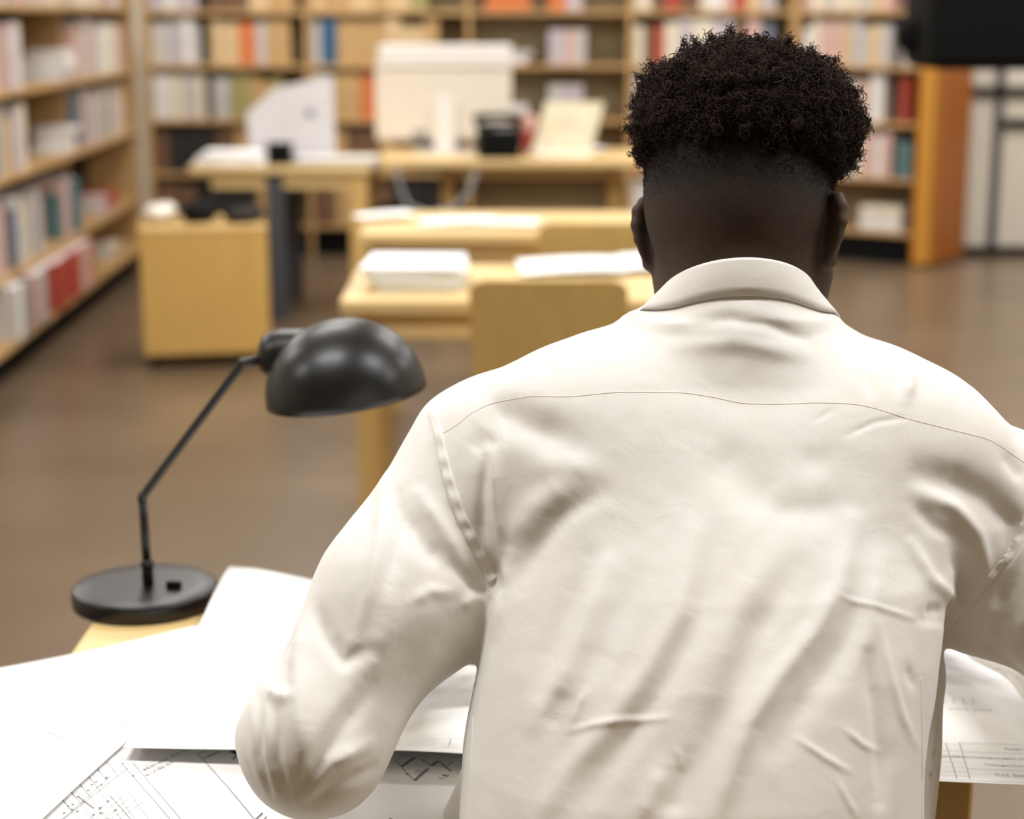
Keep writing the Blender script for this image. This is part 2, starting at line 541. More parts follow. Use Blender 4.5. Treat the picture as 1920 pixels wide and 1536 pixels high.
# ---------------------------------------------------------------- object helpers
def mesh_obj(name, verts, faces, mat=None, parent=None, smooth=False):
    me = bpy.data.meshes.new(name)
    me.from_pydata([tuple(map(float, v)) for v in verts], [], [tuple(map(int, f)) for f in faces])
    me.update()
    return link(name, me, mat, parent, smooth)

def link(name, me, mat=None, parent=None, smooth=False):
    if mat is not None:
        me.materials.clear()
        for m in (mat if isinstance(mat, (list, tuple)) else [mat]):
            me.materials.append(m)
    if smooth:
        me.polygons.foreach_set('use_smooth', [True] * len(me.polygons))
    o = bpy.data.objects.new(name, me)
    COL.objects.link(o)
    if parent is not None:
        o.parent = parent
    return o

def np_mesh(name, v, q, mat=None, parent=None, smooth=True):
    """fast mesh from numpy arrays (all faces with the same corner count)"""
    me = bpy.data.meshes.new(name)
    n = q.shape[1]
    me.vertices.add(len(v)); me.vertices.foreach_set('co', np.ascontiguousarray(v, np.float32).ravel())
    me.loops.add(q.size); me.loops.foreach_set('vertex_index', np.ascontiguousarray(q, np.int32).ravel())
    me.polygons.add(len(q)); me.polygons.foreach_set('loop_start', np.arange(0, q.size, n, dtype=np.int32))
    me.update(calc_edges=True)
    o = link(name, me, mat, parent)
    if smooth:
        me.polygons.foreach_set('use_smooth', np.ones(len(q), bool))
    return o

def bm_obj(name, bm, mat=None, parent=None, smooth=False):
    me = bpy.data.meshes.new(name)
    bm.to_mesh(me); bm.free()
    return link(name, me, mat, parent, smooth)

def add_box(bm, lo, hi, bevel=0.0, seg=1, M=None, mat=0):
    r = bmesh.ops.create_cube(bm, size=1.0)
    vs = r['verts']
    lo = Vector(lo); hi = Vector(hi); c = (lo + hi) / 2; s = hi - lo
    for v in vs:
        v.co = Vector((v.co.x * s.x, v.co.y * s.y, v.co.z * s.z)) + c
    fs = set(f for v in vs for f in v.link_faces)
    if bevel > 0:
        es = list(set(e for v in vs for e in v.link_edges))
        b = bmesh.ops.bevel(bm, geom=es, offset=bevel, segments=seg, affect='EDGES', profile=.5)
        fs = set(b['faces']) | set(f for f in fs if f.is_valid)
        vs = list(set(v for f in fs for v in f.verts))
    for f in fs:
        if f.is_valid:
            f.material_index = mat
    if M is not None:
        for v in vs:
            v.co = M @ v.co
    return vs

def box(name, lo, hi, mat, parent=None, bevel=0.003, seg=1, M=None):
    bm = bmesh.new()
    add_box(bm, lo, hi, bevel, seg, M)
    return bm_obj(name, bm, mat, parent)

def tube_np(pts, rad, sides=8, close=False):
    """tube along points; rad a number or a list"""
    pts = np.array(pts, float); n = len(pts)
    rad = np.broadcast_to(np.array(rad, float), (n,))
    tg = np.gradient(pts, axis=0)
    tg /= np.linalg.norm(tg, axis=1)[:, None] + 1e-12
    up = np.array([0, 0, 1.0]) if abs(tg[0][2]) < .9 else np.array([1.0, 0, 0])
    V, Fq = [], []
    a = np.cross(tg[0], up); a /= np.linalg.norm(a)
    for i in range(n):
        a = a - tg[i] * (a @ tg[i]); a /= np.linalg.norm(a)
        b = np.cross(tg[i], a)
        for k in range(sides):
            t = 2 * math.pi * k / sides
            V.append(pts[i] + rad[i] * (math.cos(t) * a + math.sin(t) * b))
    for i in range(n - 1):
        for k in range(sides):
            k2 = (k + 1) % sides
            Fq.append((i * sides + k, i * sides + k2, (i + 1) * sides + k2, (i + 1) * sides + k))
    Fq.append(tuple(range(sides))[::-1]); Fq.append(tuple((n - 1) * sides + k for k in range(sides)))
    return V, Fq

def tube(name, pts, rad, mat, parent=None, sides=8):
    v, f = tube_np(pts, rad, sides)
    return mesh_obj(name, v, f, mat, parent, True)

def lathe(name, prof, mat, parent=None, seg=48, M=None, cap=True):
    """surface of revolution about z; profile of (r, z) from bottom to top"""
    V, Fq = [], []
    n = len(prof)
    for r, z in prof:
        for k in range(seg):
            t = 2 * math.pi * k / seg
            V.append(Vector((r * math.cos(t), r * math.sin(t), z)))
    for i in range(n - 1):
        for k in range(seg):
            k2 = (k + 1) % seg
            Fq.append((i * seg + k, i * seg + k2, (i + 1) * seg + k2, (i + 1) * seg + k))
    if cap:
        Fq.append(tuple(range(seg))[::-1]); Fq.append(tuple((n - 1) * seg + k for k in range(seg)))
    if M is not None:
        V = [M @ v for v in V]
    return mesh_obj(name, V, Fq, mat, parent, True)

def empty(name, loc=(0, 0, 0), rz=0.0):
    o = bpy.data.objects.new(name, None)
    COL.objects.link(o)
    o.location = loc; o.rotation_euler = (0, 0, rz)
    o.empty_display_size = .1
    return o

def tag(o, label=None, cat=None, group=None, kind=None):
    if label: o['label'] = label
    if cat: o['category'] = cat
    if group: o['group'] = group
    if kind: o['kind'] = kind
    return o

def copy_tree(o, parent=None):
    c = o.copy(); COL.objects.link(c)
    c.parent = parent
    for ch in o.children:
        copy_tree(ch, c)
    return c

def V3(a):
    return Vector((float(a[0]), float(a[1]), float(a[2])))

# ---------------------------------------------------------------- materials
def srgb(r, g, b):
    f = lambda c: (c / 255 / 12.92) if c <= 10 else ((c / 255 + .055) / 1.055) ** 2.4
    return (f(r), f(g), f(b), 1)

def new_mat(name):
    m = bpy.data.materials.new(name); m.use_nodes = True
    nt = m.node_tree
    return m, nt, nt.nodes['Principled BSDF']

def plain(name, col, rough=.6, spec=.4, var=.06, scale=8.0, bump=0.0, bscale=60.0, metallic=0.0, stretch=(1, 1, 1)):
    """procedural surface: base colour with soft noise variation and optional relief"""
    m, nt, b = new_mat(name)
    N = nt.nodes; L = nt.links
    tc = N.new('ShaderNodeTexCoord'); mp = N.new('ShaderNodeMapping')
    mp.inputs['Scale'].default_value = stretch
    L.new(tc.outputs['Object'], mp.inputs[0])
    nz = N.new('ShaderNodeTexNoise'); nz.inputs['Scale'].default_value = scale; nz.inputs['Detail'].default_value = 4
    L.new(mp.outputs[0], nz.inputs['Vector'])
    rmp = N.new('ShaderNodeValToRGB')
    c = srgb(*col)
    rmp.color_ramp.elements[0].position = .3; rmp.color_ramp.elements[1].position = .7
    rmp.color_ramp.elements[0].color = tuple(x * (1 - var) for x in c[:3]) + (1,)
    rmp.color_ramp.elements[1].color = tuple(min(1, x * (1 + var)) for x in c[:3]) + (1,)
    L.new(nz.outputs[0], rmp.inputs[0]); L.new(rmp.outputs[0], b.inputs['Base Color'])
    b.inputs['Roughness'].default_value = rough
    b.inputs['Specular IOR Level'].default_value = spec
    b.inputs['Metallic'].default_value = metallic
    if bump:
        n2 = N.new('ShaderNodeTexNoise'); n2.inputs['Scale'].default_value = bscale; n2.inputs['Detail'].default_value = 3
        L.new(mp.outputs[0], n2.inputs['Vector'])
        bp = N.new('ShaderNodeBump'); bp.inputs['Strength'].default_value = bump; bp.inputs['Distance'].default_value = .002
        L.new(n2.outputs[0], bp.inputs['Height']); L.new(bp.outputs[0], b.inputs['Normal'])
    return m

def wood(name, col, rough=.45, var=.10, axis=0, scale=3.0):
    """wood with grain along one axis"""
    st = [14, 14, 14]; st[axis] = 1.0
    return plain(name, col, rough, .4, var, scale, .05, 30, stretch=tuple(st))

M = {}
M['birch'] = wood('birch_wood', (214, 184, 128), .42, .08, 0)
M['birch_end'] = wood('birch_wood_upright', (200, 164, 100), .45, .08, 2)
M['chair'] = wood('plywood', (194, 161, 96), .5, .05, 2)
M['shelfwood'] = wood('shelf_wood', (176, 140, 92), .5, .10, 0)
M['orange'] = wood('orange_wood', (152, 84, 12), .5, .06, 2)
M['legdark'] = wood('leg_wood', (196, 148, 70), .5, .10, 2)
M['black'] = plain('black_lacquer', (13, 12, 11), .33, .5, .1, 30)
M['blackmatte'] = plain('black_matte', (10, 10, 10), .85, .15, .1, 10)
M['darkgrey'] = plain('dark_grey_metal', (66, 68, 74), .45, .5, .05)
M['grey'] = plain('grey_plastic', (150, 152, 152), .5, .4, .04)
M['white'] = plain('white_plastic', (236, 232, 228), .5, .4, .02)
M['cream'] = plain('cream_plastic', (226, 218, 204), .5, .4, .03)
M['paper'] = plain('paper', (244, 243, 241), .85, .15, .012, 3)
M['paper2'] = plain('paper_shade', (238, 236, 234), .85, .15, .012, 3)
M['ink'] = plain('ink', (128, 126, 128), .8, .1, .1)
M['ink_faint'] = plain('faint_ink', (176, 176, 176), .85, .1, .05)
M['ink_mid'] = plain('grey_ink', (136, 134, 134), .85, .1, .05)
M['wall'] = plain('wall_paint', (205, 196, 178), .8, .2, .03, 2)
M['ceiling'] = plain('ceiling_paint', (226, 222, 212), .9, .1, .02, 2)
M['backpanel'] = plain('shelf_shade_dark_brown', (30, 23, 16), .7, .2, .1, 3)  # shadow behind left bookcase books painted near-black; plain dark brown on rails and bag
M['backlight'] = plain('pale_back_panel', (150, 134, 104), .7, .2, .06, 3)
M['partition'] = plain('partition_white', (206, 198, 184), .6, .3, .03, 2)
M['blue'] = plain('blue_plastic', (38, 84, 120), .5, .4, .05)
M['red'] = plain('red_plastic', (170, 70, 60), .5, .4, .05)

def floor_mat():
    m, nt, b = new_mat('polished_brown_floor')
    N = nt.nodes; L = nt.links
    tc = N.new('ShaderNodeTexCoord')
    n1 = N.new('ShaderNodeTexNoise'); n1.inputs['Scale'].default_value = 1.3; n1.inputs['Detail'].default_value = 6
    n2 = N.new('ShaderNodeTexNoise'); n2.inputs['Scale'].default_value = 60; n2.inputs['Detail'].default_value = 3
    L.new(tc.outputs['Object'], n1.inputs['Vector']); L.new(tc.outputs['Object'], n2.inputs['Vector'])
    mx = N.new('ShaderNodeMix'); mx.inputs[0].default_value = .3
    L.new(n1.outputs[0], mx.inputs[2]); L.new(n2.outputs[0], mx.inputs[3])
    r = N.new('ShaderNodeValToRGB')
    r.color_ramp.elements[0].position = .35; r.color_ramp.elements[0].color = srgb(94, 78, 60)
    r.color_ramp.elements[1].position = .68; r.color_ramp.elements[1].color = srgb(114, 95, 74)
    L.new(mx.outputs[0], r.inputs[0]); L.new(r.outputs[0], b.inputs['Base Color'])
    b.inputs['Roughness'].default_value = .30
    b.inputs['Specular IOR Level'].default_value = .55
    return m
M['floor'] = floor_mat()

def cloth_mat():
    m, nt, b = new_mat('white_cotton')
    N = nt.nodes; L = nt.links
    tc = N.new('ShaderNodeTexCoord')
    wv = N.new('ShaderNodeTexNoise'); wv.inputs['Scale'].default_value = 900; wv.inputs['Detail'].default_value = 2
    n2 = N.new('ShaderNodeTexNoise'); n2.inputs['Scale'].default_value = 9; n2.inputs['Detail'].default_value = 4
    L.new(tc.outputs['Object'], wv.inputs['Vector']); L.new(tc.outputs['Object'], n2.inputs['Vector'])
    r = N.new('ShaderNodeValToRGB')
    r.color_ramp.elements[0].position = .3; r.color_ramp.elements[0].color = srgb(229, 225, 218)
    r.color_ramp.elements[1].position = .7; r.color_ramp.elements[1].color = srgb(235, 232, 226)
    L.new(n2.outputs[0], r.inputs[0]); L.new(r.outputs[0], b.inputs['Base Color'])
    bp = N.new('ShaderNodeBump'); bp.inputs['Strength'].default_value = .12; bp.inputs['Distance'].default_value = .0004
    L.new(wv.outputs[0], bp.inputs['Height'])
    wr = N.new('ShaderNodeTexNoise'); wr.inputs['Scale'].default_value = 38; wr.inputs['Detail'].default_value = 5; wr.inputs['Distortion'].default_value = 1.2
    L.new(tc.outputs['Object'], wr.inputs['Vector'])
    b2 = N.new('ShaderNodeBump'); b2.inputs['Strength'].default_value = .16; b2.inputs['Distance'].default_value = .003
    L.new(wr.outputs[0], b2.inputs['Height']); L.new(bp.outputs[0], b2.inputs['Normal']); L.new(b2.outputs[0], b.inputs['Normal'])
    b.inputs['Roughness'].default_value = .9
    b.inputs['Specular IOR Level'].default_value = .15
    b.inputs['Sheen Weight'].default_value = .08
    return m
M['cloth'] = cloth_mat()
M['seam'] = plain('seam_shadow_tint', (222, 211, 202), .9, .1, .05)  # tan tint draws in the shadow line along yoke and armhole seams
M['seam_light'] = plain('seam_thread', (238, 234, 226), .9, .1, .03)
M['trousers'] = plain('dark_trousers', (40, 42, 50), .85, .2, .08, 20, .2, 300)
M['shoe'] = plain('shoe_leather', (36, 28, 24), .4, .5, .1)
M['eye'] = plain('eye_white', (225, 218, 208), .3, .5, .02)
M['lamp_inside'] = plain('white_enamel', (225, 220, 205), .5, .4, .02)

def skin_mat():
    m, nt, b = new_mat('dark_brown_skin')
    N = nt.nodes; L = nt.links
    tc = N.new('ShaderNodeTexCoord')
    n1 = N.new('ShaderNodeTexNoise'); n1.inputs['Scale'].default_value = 25; n1.inputs['Detail'].default_value = 4
    L.new(tc.outputs['Object'], n1.inputs['Vector'])
    r = N.new('ShaderNodeValToRGB')
    r.color_ramp.elements[0].position = .3; r.color_ramp.elements[0].color = srgb(62, 48, 38)
    r.color_ramp.elements[1].position = .7; r.color_ramp.elements[1].color = srgb(76, 60, 48)
    L.new(n1.outputs[0], r.inputs[0])
    # cropped hair over the scalp: fine dark grain where the attribute says hair grows
    at = N.new('ShaderNodeAttribute'); at.attribute_name = 'stubble'
    g = N.new('ShaderNodeTexNoise'); g.inputs['Scale'].default_value = 700; g.inputs['Detail'].default_value = 2
    L.new(tc.outputs['Object'], g.inputs['Vector'])
    mth = N.new('ShaderNodeMath'); mth.operation = 'MULTIPLY_ADD'; mth.inputs[1].default_value = 1.6; mth.inputs[2].default_value = -.35
    L.new(g.outputs[0], mth.inputs[0])
    mul = N.new('ShaderNodeMath'); mul.operation = 'MULTIPLY'; mul.use_clamp = True
    add = N.new('ShaderNodeMath'); add.operation = 'ADD'; add.use_clamp = True
    L.new(mth.outputs[0], add.inputs[0]); L.new(at.outputs['Fac'], add.inputs[1])
    L.new(add.outputs[0], mul.inputs[0]); L.new(at.outputs['Fac'], mul.inputs[1])
    mx = N.new('ShaderNodeMix'); mx.data_type = 'RGBA'
    mx.inputs[7].default_value = srgb(20, 16, 13)
    L.new(mul.outputs[0], mx.inputs[0]); L.new(r.outputs[0], mx.inputs[6]); L.new(mx.outputs[2], b.inputs['Base Color'])
    bp = N.new('ShaderNodeBump'); bp.inputs['Strength'].default_value = .25; bp.inputs['Distance'].default_value = .0008
    L.new(g.outputs[0], bp.inputs['Height']); L.new(bp.outputs[0], b.inputs['Normal'])
    b.inputs['Roughness'].default_value = .62
    b.inputs['Specular IOR Level'].default_value = .28
    return m
M['skin'] = skin_mat()
M['hair'] = plain('black_brown_hair', (44, 31, 23), .7, .15, .35, 120)

# ---------------------------------------------------------------- the room
X0, X1, Y0, Y1 = -4.6, 5.2, -3.0, 11.6
tag(box('floor', (X0, Y0, -.05), (X1, Y1, 0), M['floor'], bevel=0), kind='structure')
tag(box('ceiling', (X0, Y0, CEILING_Z), (X1, Y1, CEILING_Z + .05), M['ceiling'], bevel=0), kind='structure')
tag(box('wall_left', (X0 - .1, Y0, 0), (X0, Y1, CEILING_Z), M['wall'], bevel=0), kind='structure')
tag(box('wall_right', (X1, Y0, 0), (X1 + .1, Y1, CEILING_Z), M['wall'], bevel=0), kind='structure')
tag(box('wall_back', (X0, Y1, 0), (X1, Y1 + .1, CEILING_Z), M['wall'], bevel=0), kind='structure')
tag(box('wall_front', (X0, Y0 - .1, 0), (X1, Y0, CEILING_Z), M['wall'], bevel=0), kind='structure')

emi, nt_, b_ = new_mat('lamp_diffuser')
b_.inputs['Emission Color'].default_value = (*LAMP_COLOUR, 1); b_.inputs['Emission Strength'].default_value = 3
ORD = ['first', 'second', 'third', 'fourth', 'fifth', 'sixth', 'seventh', 'eighth', 'ninth', 'tenth', 'eleventh', 'twelfth',
       'thirteenth', 'fourteenth', 'fifteenth', 'sixteenth', 'seventeenth', 'eighteenth', 'nineteenth', 'twentieth']
lamp0 = None
for i, (x, y) in enumerate(LAMP_SPOTS):
    if lamp0 is None:
        c = lamp0 = empty('ceiling_light', (x, y, CEILING_Z))
        box('housing', (-.62, -.17, -.06), (.62, .17, 0), M['white'], c, .004)
        box('diffuser', (-.60, -.15, -.066), (.60, .15, -.058), emi, c, 0)
    else:
        c = copy_tree(lamp0); c.location = (x, y, CEILING_Z)
    tag(c, 'long white ceiling light, %s from the left in the %s row from the front' % (ORD[i % 4], ORD[i // 4]), 'ceiling light', 'ceiling lights above the reading room')
    ld = bpy.data.lights.new('tube_light', 'AREA'); ld.shape = 'RECTANGLE'; ld.size = 1.2; ld.size_y = .30
    ld.energy = LAMP_POWER; ld.color = LAMP_COLOUR
    lo = bpy.data.objects.new('tube_light', ld); COL.objects.link(lo)
    lo.location = (0, 0, -.075); lo.parent = c

# ---------------------------------------------------------------- tables
def table(name, xl, xr, yn, yf, top, label, yaw=0.0, leg=.055, inset=.035, thick=.036, legmat=None, wood_=None, left_legs=None, left_inset=None):
    t = empty(name, ((xl + xr) / 2, (yn + yf) / 2, 0), yaw)
    a, b = (xr - xl) / 2, (yf - yn) / 2
    box('tabletop', (-a, -b, top - thick), (a, b, top), wood_ or M['birch'], t, .006, 2)
    ap = box('apron', (-a + inset + leg, -b + inset + .012, top - thick - .07), (a - inset - leg, -b + inset + .032, top - thick), M['birch'], t, .002)
    box('apron', (-a + inset + leg, b - inset - .032, top - thick - .07), (a - inset - leg, b - inset - .012, top - thick), M['birch'], t, .002)
    for sx in (-1, 1):
        for sy in (-1, 1):
            cx = sx * (a - (left_inset if left_inset and sx < 0 else inset) - leg / 2); cy = sy * (b - inset - leg / 2)
            mt = left_legs if (sx < 0 and left_legs) else (legmat or M['birch_end'])
            box('leg', (cx - leg / 2, cy - leg / 2, 0), (cx + leg / 2, cy + leg / 2, top - thick), mt, t, .004)
    return tag(t, label, 'table')

TOP = .73
TNEAR, TFAR = 1.60, 2.075
near_table = table('reading_table', -.487, .497, TNEAR, TFAR, TOP, 'pale birch reading table in front of the man, covered with plans and a black lamp', leg=.06)

p = at_z(634, 563, TOP); p2 = at_z(660, 497, TOP)
table('reading_table', p[0], p[0] + 1.02, p[1], p2[1] + .02, TOP, 'pale birch table with a stack of magazines, behind the plywood chair nearest the man', .012)
p = at_z(672, 437, TOP); p2 = at_z(694, 396, TOP)
table('reading_table', p[0], p[0] + 1.2, p[1], p2[1], TOP, 'pale birch table in the middle distance with scattered papers, next to the farther chair', .0)
p = at_z(352, 312, TOP); q = at_z(694, 312, TOP)
DA = (p[0], q[0], p[1], p[1] + .75)
table('computer_table', DA[0], DA[1], DA[2], DA[3], TOP, 'long birch table at the back left holding white papers and a pale grey screen', left_legs=M['darkgrey'], leg=.08, inset=.02, left_inset=.36)
p = at_z(706, 300, TOP); q = at_z(1290, 300, TOP)
DB = (p[0], q[0], p[1], p[1] + .75)
table('computer_table', DB[0], DB[1], DB[2], DB[3], TOP, 'long birch table at the back centre holding the big white monitor', leg=.07, inset=.3)

# ---------------------------------------------------------------- chairs
def make_chair():
    t = empty('plywood_chair')
    # seat and back: bent plywood panels, legs of round wood
    n = 12
    def panel(name, fn, th, mat):
        V, Fq = [], []
        for s in (0, 1):
            for i in range(n + 1):
                for j in range(n + 1):
                    V.append(Vector(fn(i / n * 2 - 1, j / n)) + Vector(fn.nrm) * (th * s))
        m = (n + 1) ** 2
        for i in range(n):
            for j in range(n):
                a = i * (n + 1) + j
                Fq.append((a, a + n + 1, a + n + 2, a + 1)); Fq.append((m + a, m + a + 1, m + a + n + 2, m + a + n + 1))
        for i in range(n):
            for a, b in ((i * (n + 1), (i + 1) * (n + 1)), ((i + 1) * (n + 1) + n, i * (n + 1) + n), (i + 1, i), (n * (n + 1) + i, n * (n + 1) + i + 1)):
                Fq.append((a, m + a, m + b, b))
        bm = bmesh.new(); vs = [bm.verts.new(v) for v in V]
        for f in Fq: bm.faces.new([vs[k] for k in f])
        bmesh.ops.recalc_face_normals(bm, faces=bm.faces)
        return bm_obj(name, bm, mat, t)
    def back(u, v):
        w = .190 - .012 * max(0, (v - .9) / .1) ** 2 - .008 * (1 - v)
        return (u * w, -.19 + .02 * u * u - .055 * v, .46 + .345 * v - .010 * max(0, abs(u) - .85) / .15 * (1 if v > .99 else 0))
    back.nrm = (0, .012, 0)
    def seat(u, v):
        return (u * (.19 + .015 * v), -.19 + .40 * v, .435 + .015 * (2 * v - 1) ** 2 - (.02 if v > .95 else 0))
    seat.nrm = (0, 0, .012)
    panel('backrest', back, .012, M['chair']); panel('seat', seat, .012, M['chair'])
    for sx in (-1, 1):
        tube('leg', [(sx * .185, .19, 0), (sx * .17, .17, .43)], [.014, .017], M['birch_end'], t, 10)
        tube('leg', [(sx * .185, -.20, 0), (sx * .168, -.165, .43), (sx * .158, -.18, .60)], [.014, .017, .014], M['birch_end'], t, 10)
    box('seat_rail', (-.165, -.175, .40), (.165, -.150, .432), M['birch_end'], t, .003)
    box('seat_rail', (-.165, .15, .40), (.165, .175, .432), M['birch_end'], t, .003)
    return t
chair0 = make_chair()
def put_chair(o, pxl, pxr, ytop, ztop, label):
    # back edge of the top rail at the given place
    y = at_z((pxl + pxr) / 2, ytop, ztop)[1]
    x = (at_y(pxl, ytop, y)[0] + at_y(pxr, ytop, y)[0]) / 2
    o.location = (x, y + .245, 0)
    return tag(o, label, 'chair', 'plywood library chairs')
put_chair(chair0, 872, 1187, 527, .805, 'ochre plywood chair standing with its back to us at the magazine table')
c = put_chair(copy_tree(chair0), 1008, 1246, 419, .805, 'ochre plywood chair farther off, between the two middle tables, beside the ear')
c = copy_tree(chair0); c.location = (.135, 1.29, 0)
tag(c, 'plywood chair under the man in the white shirt, hidden by his body', 'chair', 'plywood library chairs')
# ---------------------------------------------------------------- the man
person = empty('person', (.15, 1.3, 0))
tag(person, 'man seen from behind in a white shirt, leaning over plans at the near table', 'person')
person_inv = Matrix.Translation((-.15, -1.3, 0))
def mine(o):
    """make o a part of the man without moving it"""
    o.parent = person; o.matrix_parent_inverse = person_inv
    return o
def under(o, par):
    o.parent = par; o.matrix_parent_inverse = Matrix.Identity(4)
    return o

sv, sq = shirt_field(.0026).mesh(4)
sv, spp, sfront = fold_shirt(sv, sq)
shirt = mine(np_mesh('shirt', sv, sq, M['cloth']))
shirt['label'] = 'crumpled white cotton shirt'
bvh = BVHTree.FromPolygons([tuple(v) for v in sv], [tuple(int(i) for i in f) for f in sq])
def on_shirt(px, py):
    r = ray(px, py)
    hit = bvh.ray_cast(Vector((0, 0, CAM_H)), Vector(r).normalized())
    return (hit[0], hit[1]) if hit[0] is not None else (None, None)
def path_on_shirt(pts, step=8.0):
    pts = np.array(pts, float)
    L = np.r_[0, np.cumsum(np.linalg.norm(np.diff(pts, axis=0), axis=1))]
    s = np.arange(0, L[-1], step)
    # rounded through the points
    x = np.interp(s, L, pts[:, 0]); y = np.interp(s, L, pts[:, 1])
    for _ in range(6):
        x[1:-1] = (x[:-2] + 2 * x[1:-1] + x[2:]) / 4; y[1:-1] = (y[:-2] + 2 * y[1:-1] + y[2:]) / 4
    P, N = [], []
    for a, b in zip(x, y):
        h, n = on_shirt(a, b)
        if h is not None and (not P or (h - P[-1]).length < .03):
            P.append(h); N.append(n)
    return P, N
def seam(name, pts, r, mat, lift=-.0001):
    P, N = path_on_shirt(pts)
    if len(P) > 3:
        return under(tube(name, [p + n * lift for p, n in zip(P, N)], r, mat, None, 6), shirt)
YOKE = [(812,822),(855,800),(880,776),(920,756),(1000,742),(1060,745),(1160,735),(1280,736),(1340,745),(1390,757),(1470,758),
        (1530,755),(1600,757),(1640,765),(1700,785),(1780,805),(1860,825),(1895,850),(1935,878)]
seam('yoke_seam', YOKE, .00042, M['seam'])
seam('side_seam', [(887,1345),(884,1420),(881,1545)], .0006, M['seam_light'])
seam('side_seam', [(1727,1270),(1729,1380),(1728,1545)], .0006, M['seam_light'])
# armhole bands: a doubled strip of cloth, puckered by its stitching
def band(name, pts, wid, sgn):
    P, N = path_on_shirt(pts, 4.0)
    P = [np.array(p) for p in P]; N = [np.array(n) for n in N]
    V, Fq = [], []
    m = 7
    for i, (p, n) in enumerate(zip(P, N)):
        a = P[max(0, i - 2)]; b = P[min(len(P) - 1, i + 2)]
        t = b - a; t /= np.linalg.norm(t) + 1e-9
        s = np.cross(n, t) * sgn; s /= np.linalg.norm(s) + 1e-9
        for j in range(m):
            u = j / (m - 1)
            q = p + s * wid * u
            hit = bvh.find_nearest(Vector(q))
            q = np.array(hit[0]); nn = np.array(hit[1])
            puck = .0007 * math.sin(i * .62 + .4 * math.sin(i * .21)) * math.sin(math.pi * u)
            lift = (-.0005 if j in (0, m - 1) else .0011 + puck)
            V.append(q + nn * lift)
        if i:
            for j in range(m - 1):
                Fq.append(((i - 1) * m + j, i * m + j, i * m + j + 1, (i - 1) * m + j + 1))
    o = mesh_obj(name, V, Fq, M['cloth'], None, True)
    under(o, shirt)
    return o
band('armhole_band', ARMHOLE_L, .0105, 1)
seam('armhole_seam', ARMHOLE_L, .00035, M['seam'])
band('armhole_band', ARMHOLE_R, .0105, -1)
seam('armhole_seam', ARMHOLE_R, .00035, M['seam'])

# collar: stand and turned-down leaf
def collar():
    c_in = np.array([NK[0], 1.548, 1.135]); ax_in = (.067, np.array([0, .068, -.035]))
    c_top = np.array([NK[0], 1.543, 1.170]); ax_top = (.0665, np.array([0, .0665, -.044]))
    c_bot = np.array([NK[0], 1.530, 1.146]); ax_bot = (.084, np.array([0, .072, -.043]))
    V, Fq = [], []
    na = 72
    prof = []   # (blend from top to bottom ring, outward offset, which)
    for i in range(na + 1):
        th = -2.85 + 5.7 * i / na           # 0 at the nape
        cs, sn = -math.cos(th), math.sin(th)
        def ring(c, ax, out=0.0):
            return c + np.array([sn * (ax[0] + out), 0, 0]) + ax[1] * cs * (1 + out / np.linalg.norm(ax[1]))
        tip = smoothstep(1.5, 2.75, abs(th)) * .030
        ti, tt, tb = ring(c_in, ax_in), ring(c_top, ax_top), ring(c_bot, ax_bot)
        upv = np.array([0, -.30, .95])
        tb = tb - np.array([0, 0, tip])
        hit = bvh.find_nearest(Vector(tb))
        if abs(th) < 1.7 and (Vector(tb) - hit[0]).length < .03:
            wgt = float(smoothstep(1.7, 1.3, abs(th)))
            tb = tb * (1 - wgt) + np.array(hit[0] + hit[1] * .0022) * wgt
        row = [ti, ti * .4 + tt * .6, tt + upv * -.001, tt + upv * .0012 + (tb - ti) * .012]
        o1 = ring(c_top, ax_top, .0030)
        for k in (0.0, .08, .25, .5, .75, 1.0):
            bulge = .0012 * math.sin(math.pi * k)
            pnt = o1 * (1 - k) + tb * k
            outw = pnt - (c_top * (1 - k) + c_bot * k); outw /= np.linalg.norm(outw)
            row.append(pnt + outw * bulge)
        inw = (tb - c_bot); inw /= np.linalg.norm(inw)
        row += [tb - inw * .0018 + upv * .0003, o1 * .5 + tb * .5 - inw * .002]
        V += row
        m = len(row)
        if i:
            for j in range(m - 1):
                Fq.append(((i - 1) * m + j, (i - 1) * m + j + 1, i * m + j + 1, i * m + j))
    V = np.array(V)
    V[:, 0] += 0
    o = mesh_obj('collar', V, [f[::-1] for f in Fq], M['cloth'], None, True)
    under(o, shirt)
    # row of stitching just above the lower edge of the leaf
    m = len(V) // (na + 1)
    leaf = V.reshape(na + 1, m, 3)[8:-8]
    st = leaf[:, 9] * .93 + leaf[:, 8] * .07
    cc = st.mean(0)
    return o
collar()
# cuffs
for Wp, El in ((WR_L, EL_L), (WR_R, EL_R)):
    d = (Wp - El) / np.linalg.norm(Wp - El)
    Mx = Matrix.Translation(V3(Wp + d * .006)) @ Vector(d).to_track_quat('Z', 'Y').to_matrix().to_4x4()
    under(lathe('cuff', [(.030, .034), (.036, .033), (.0385, .030), (.0395, .0), (.0395, -.025), (.037, -.03)], M['cloth'], None, 32, Mx, cap=False), shirt)

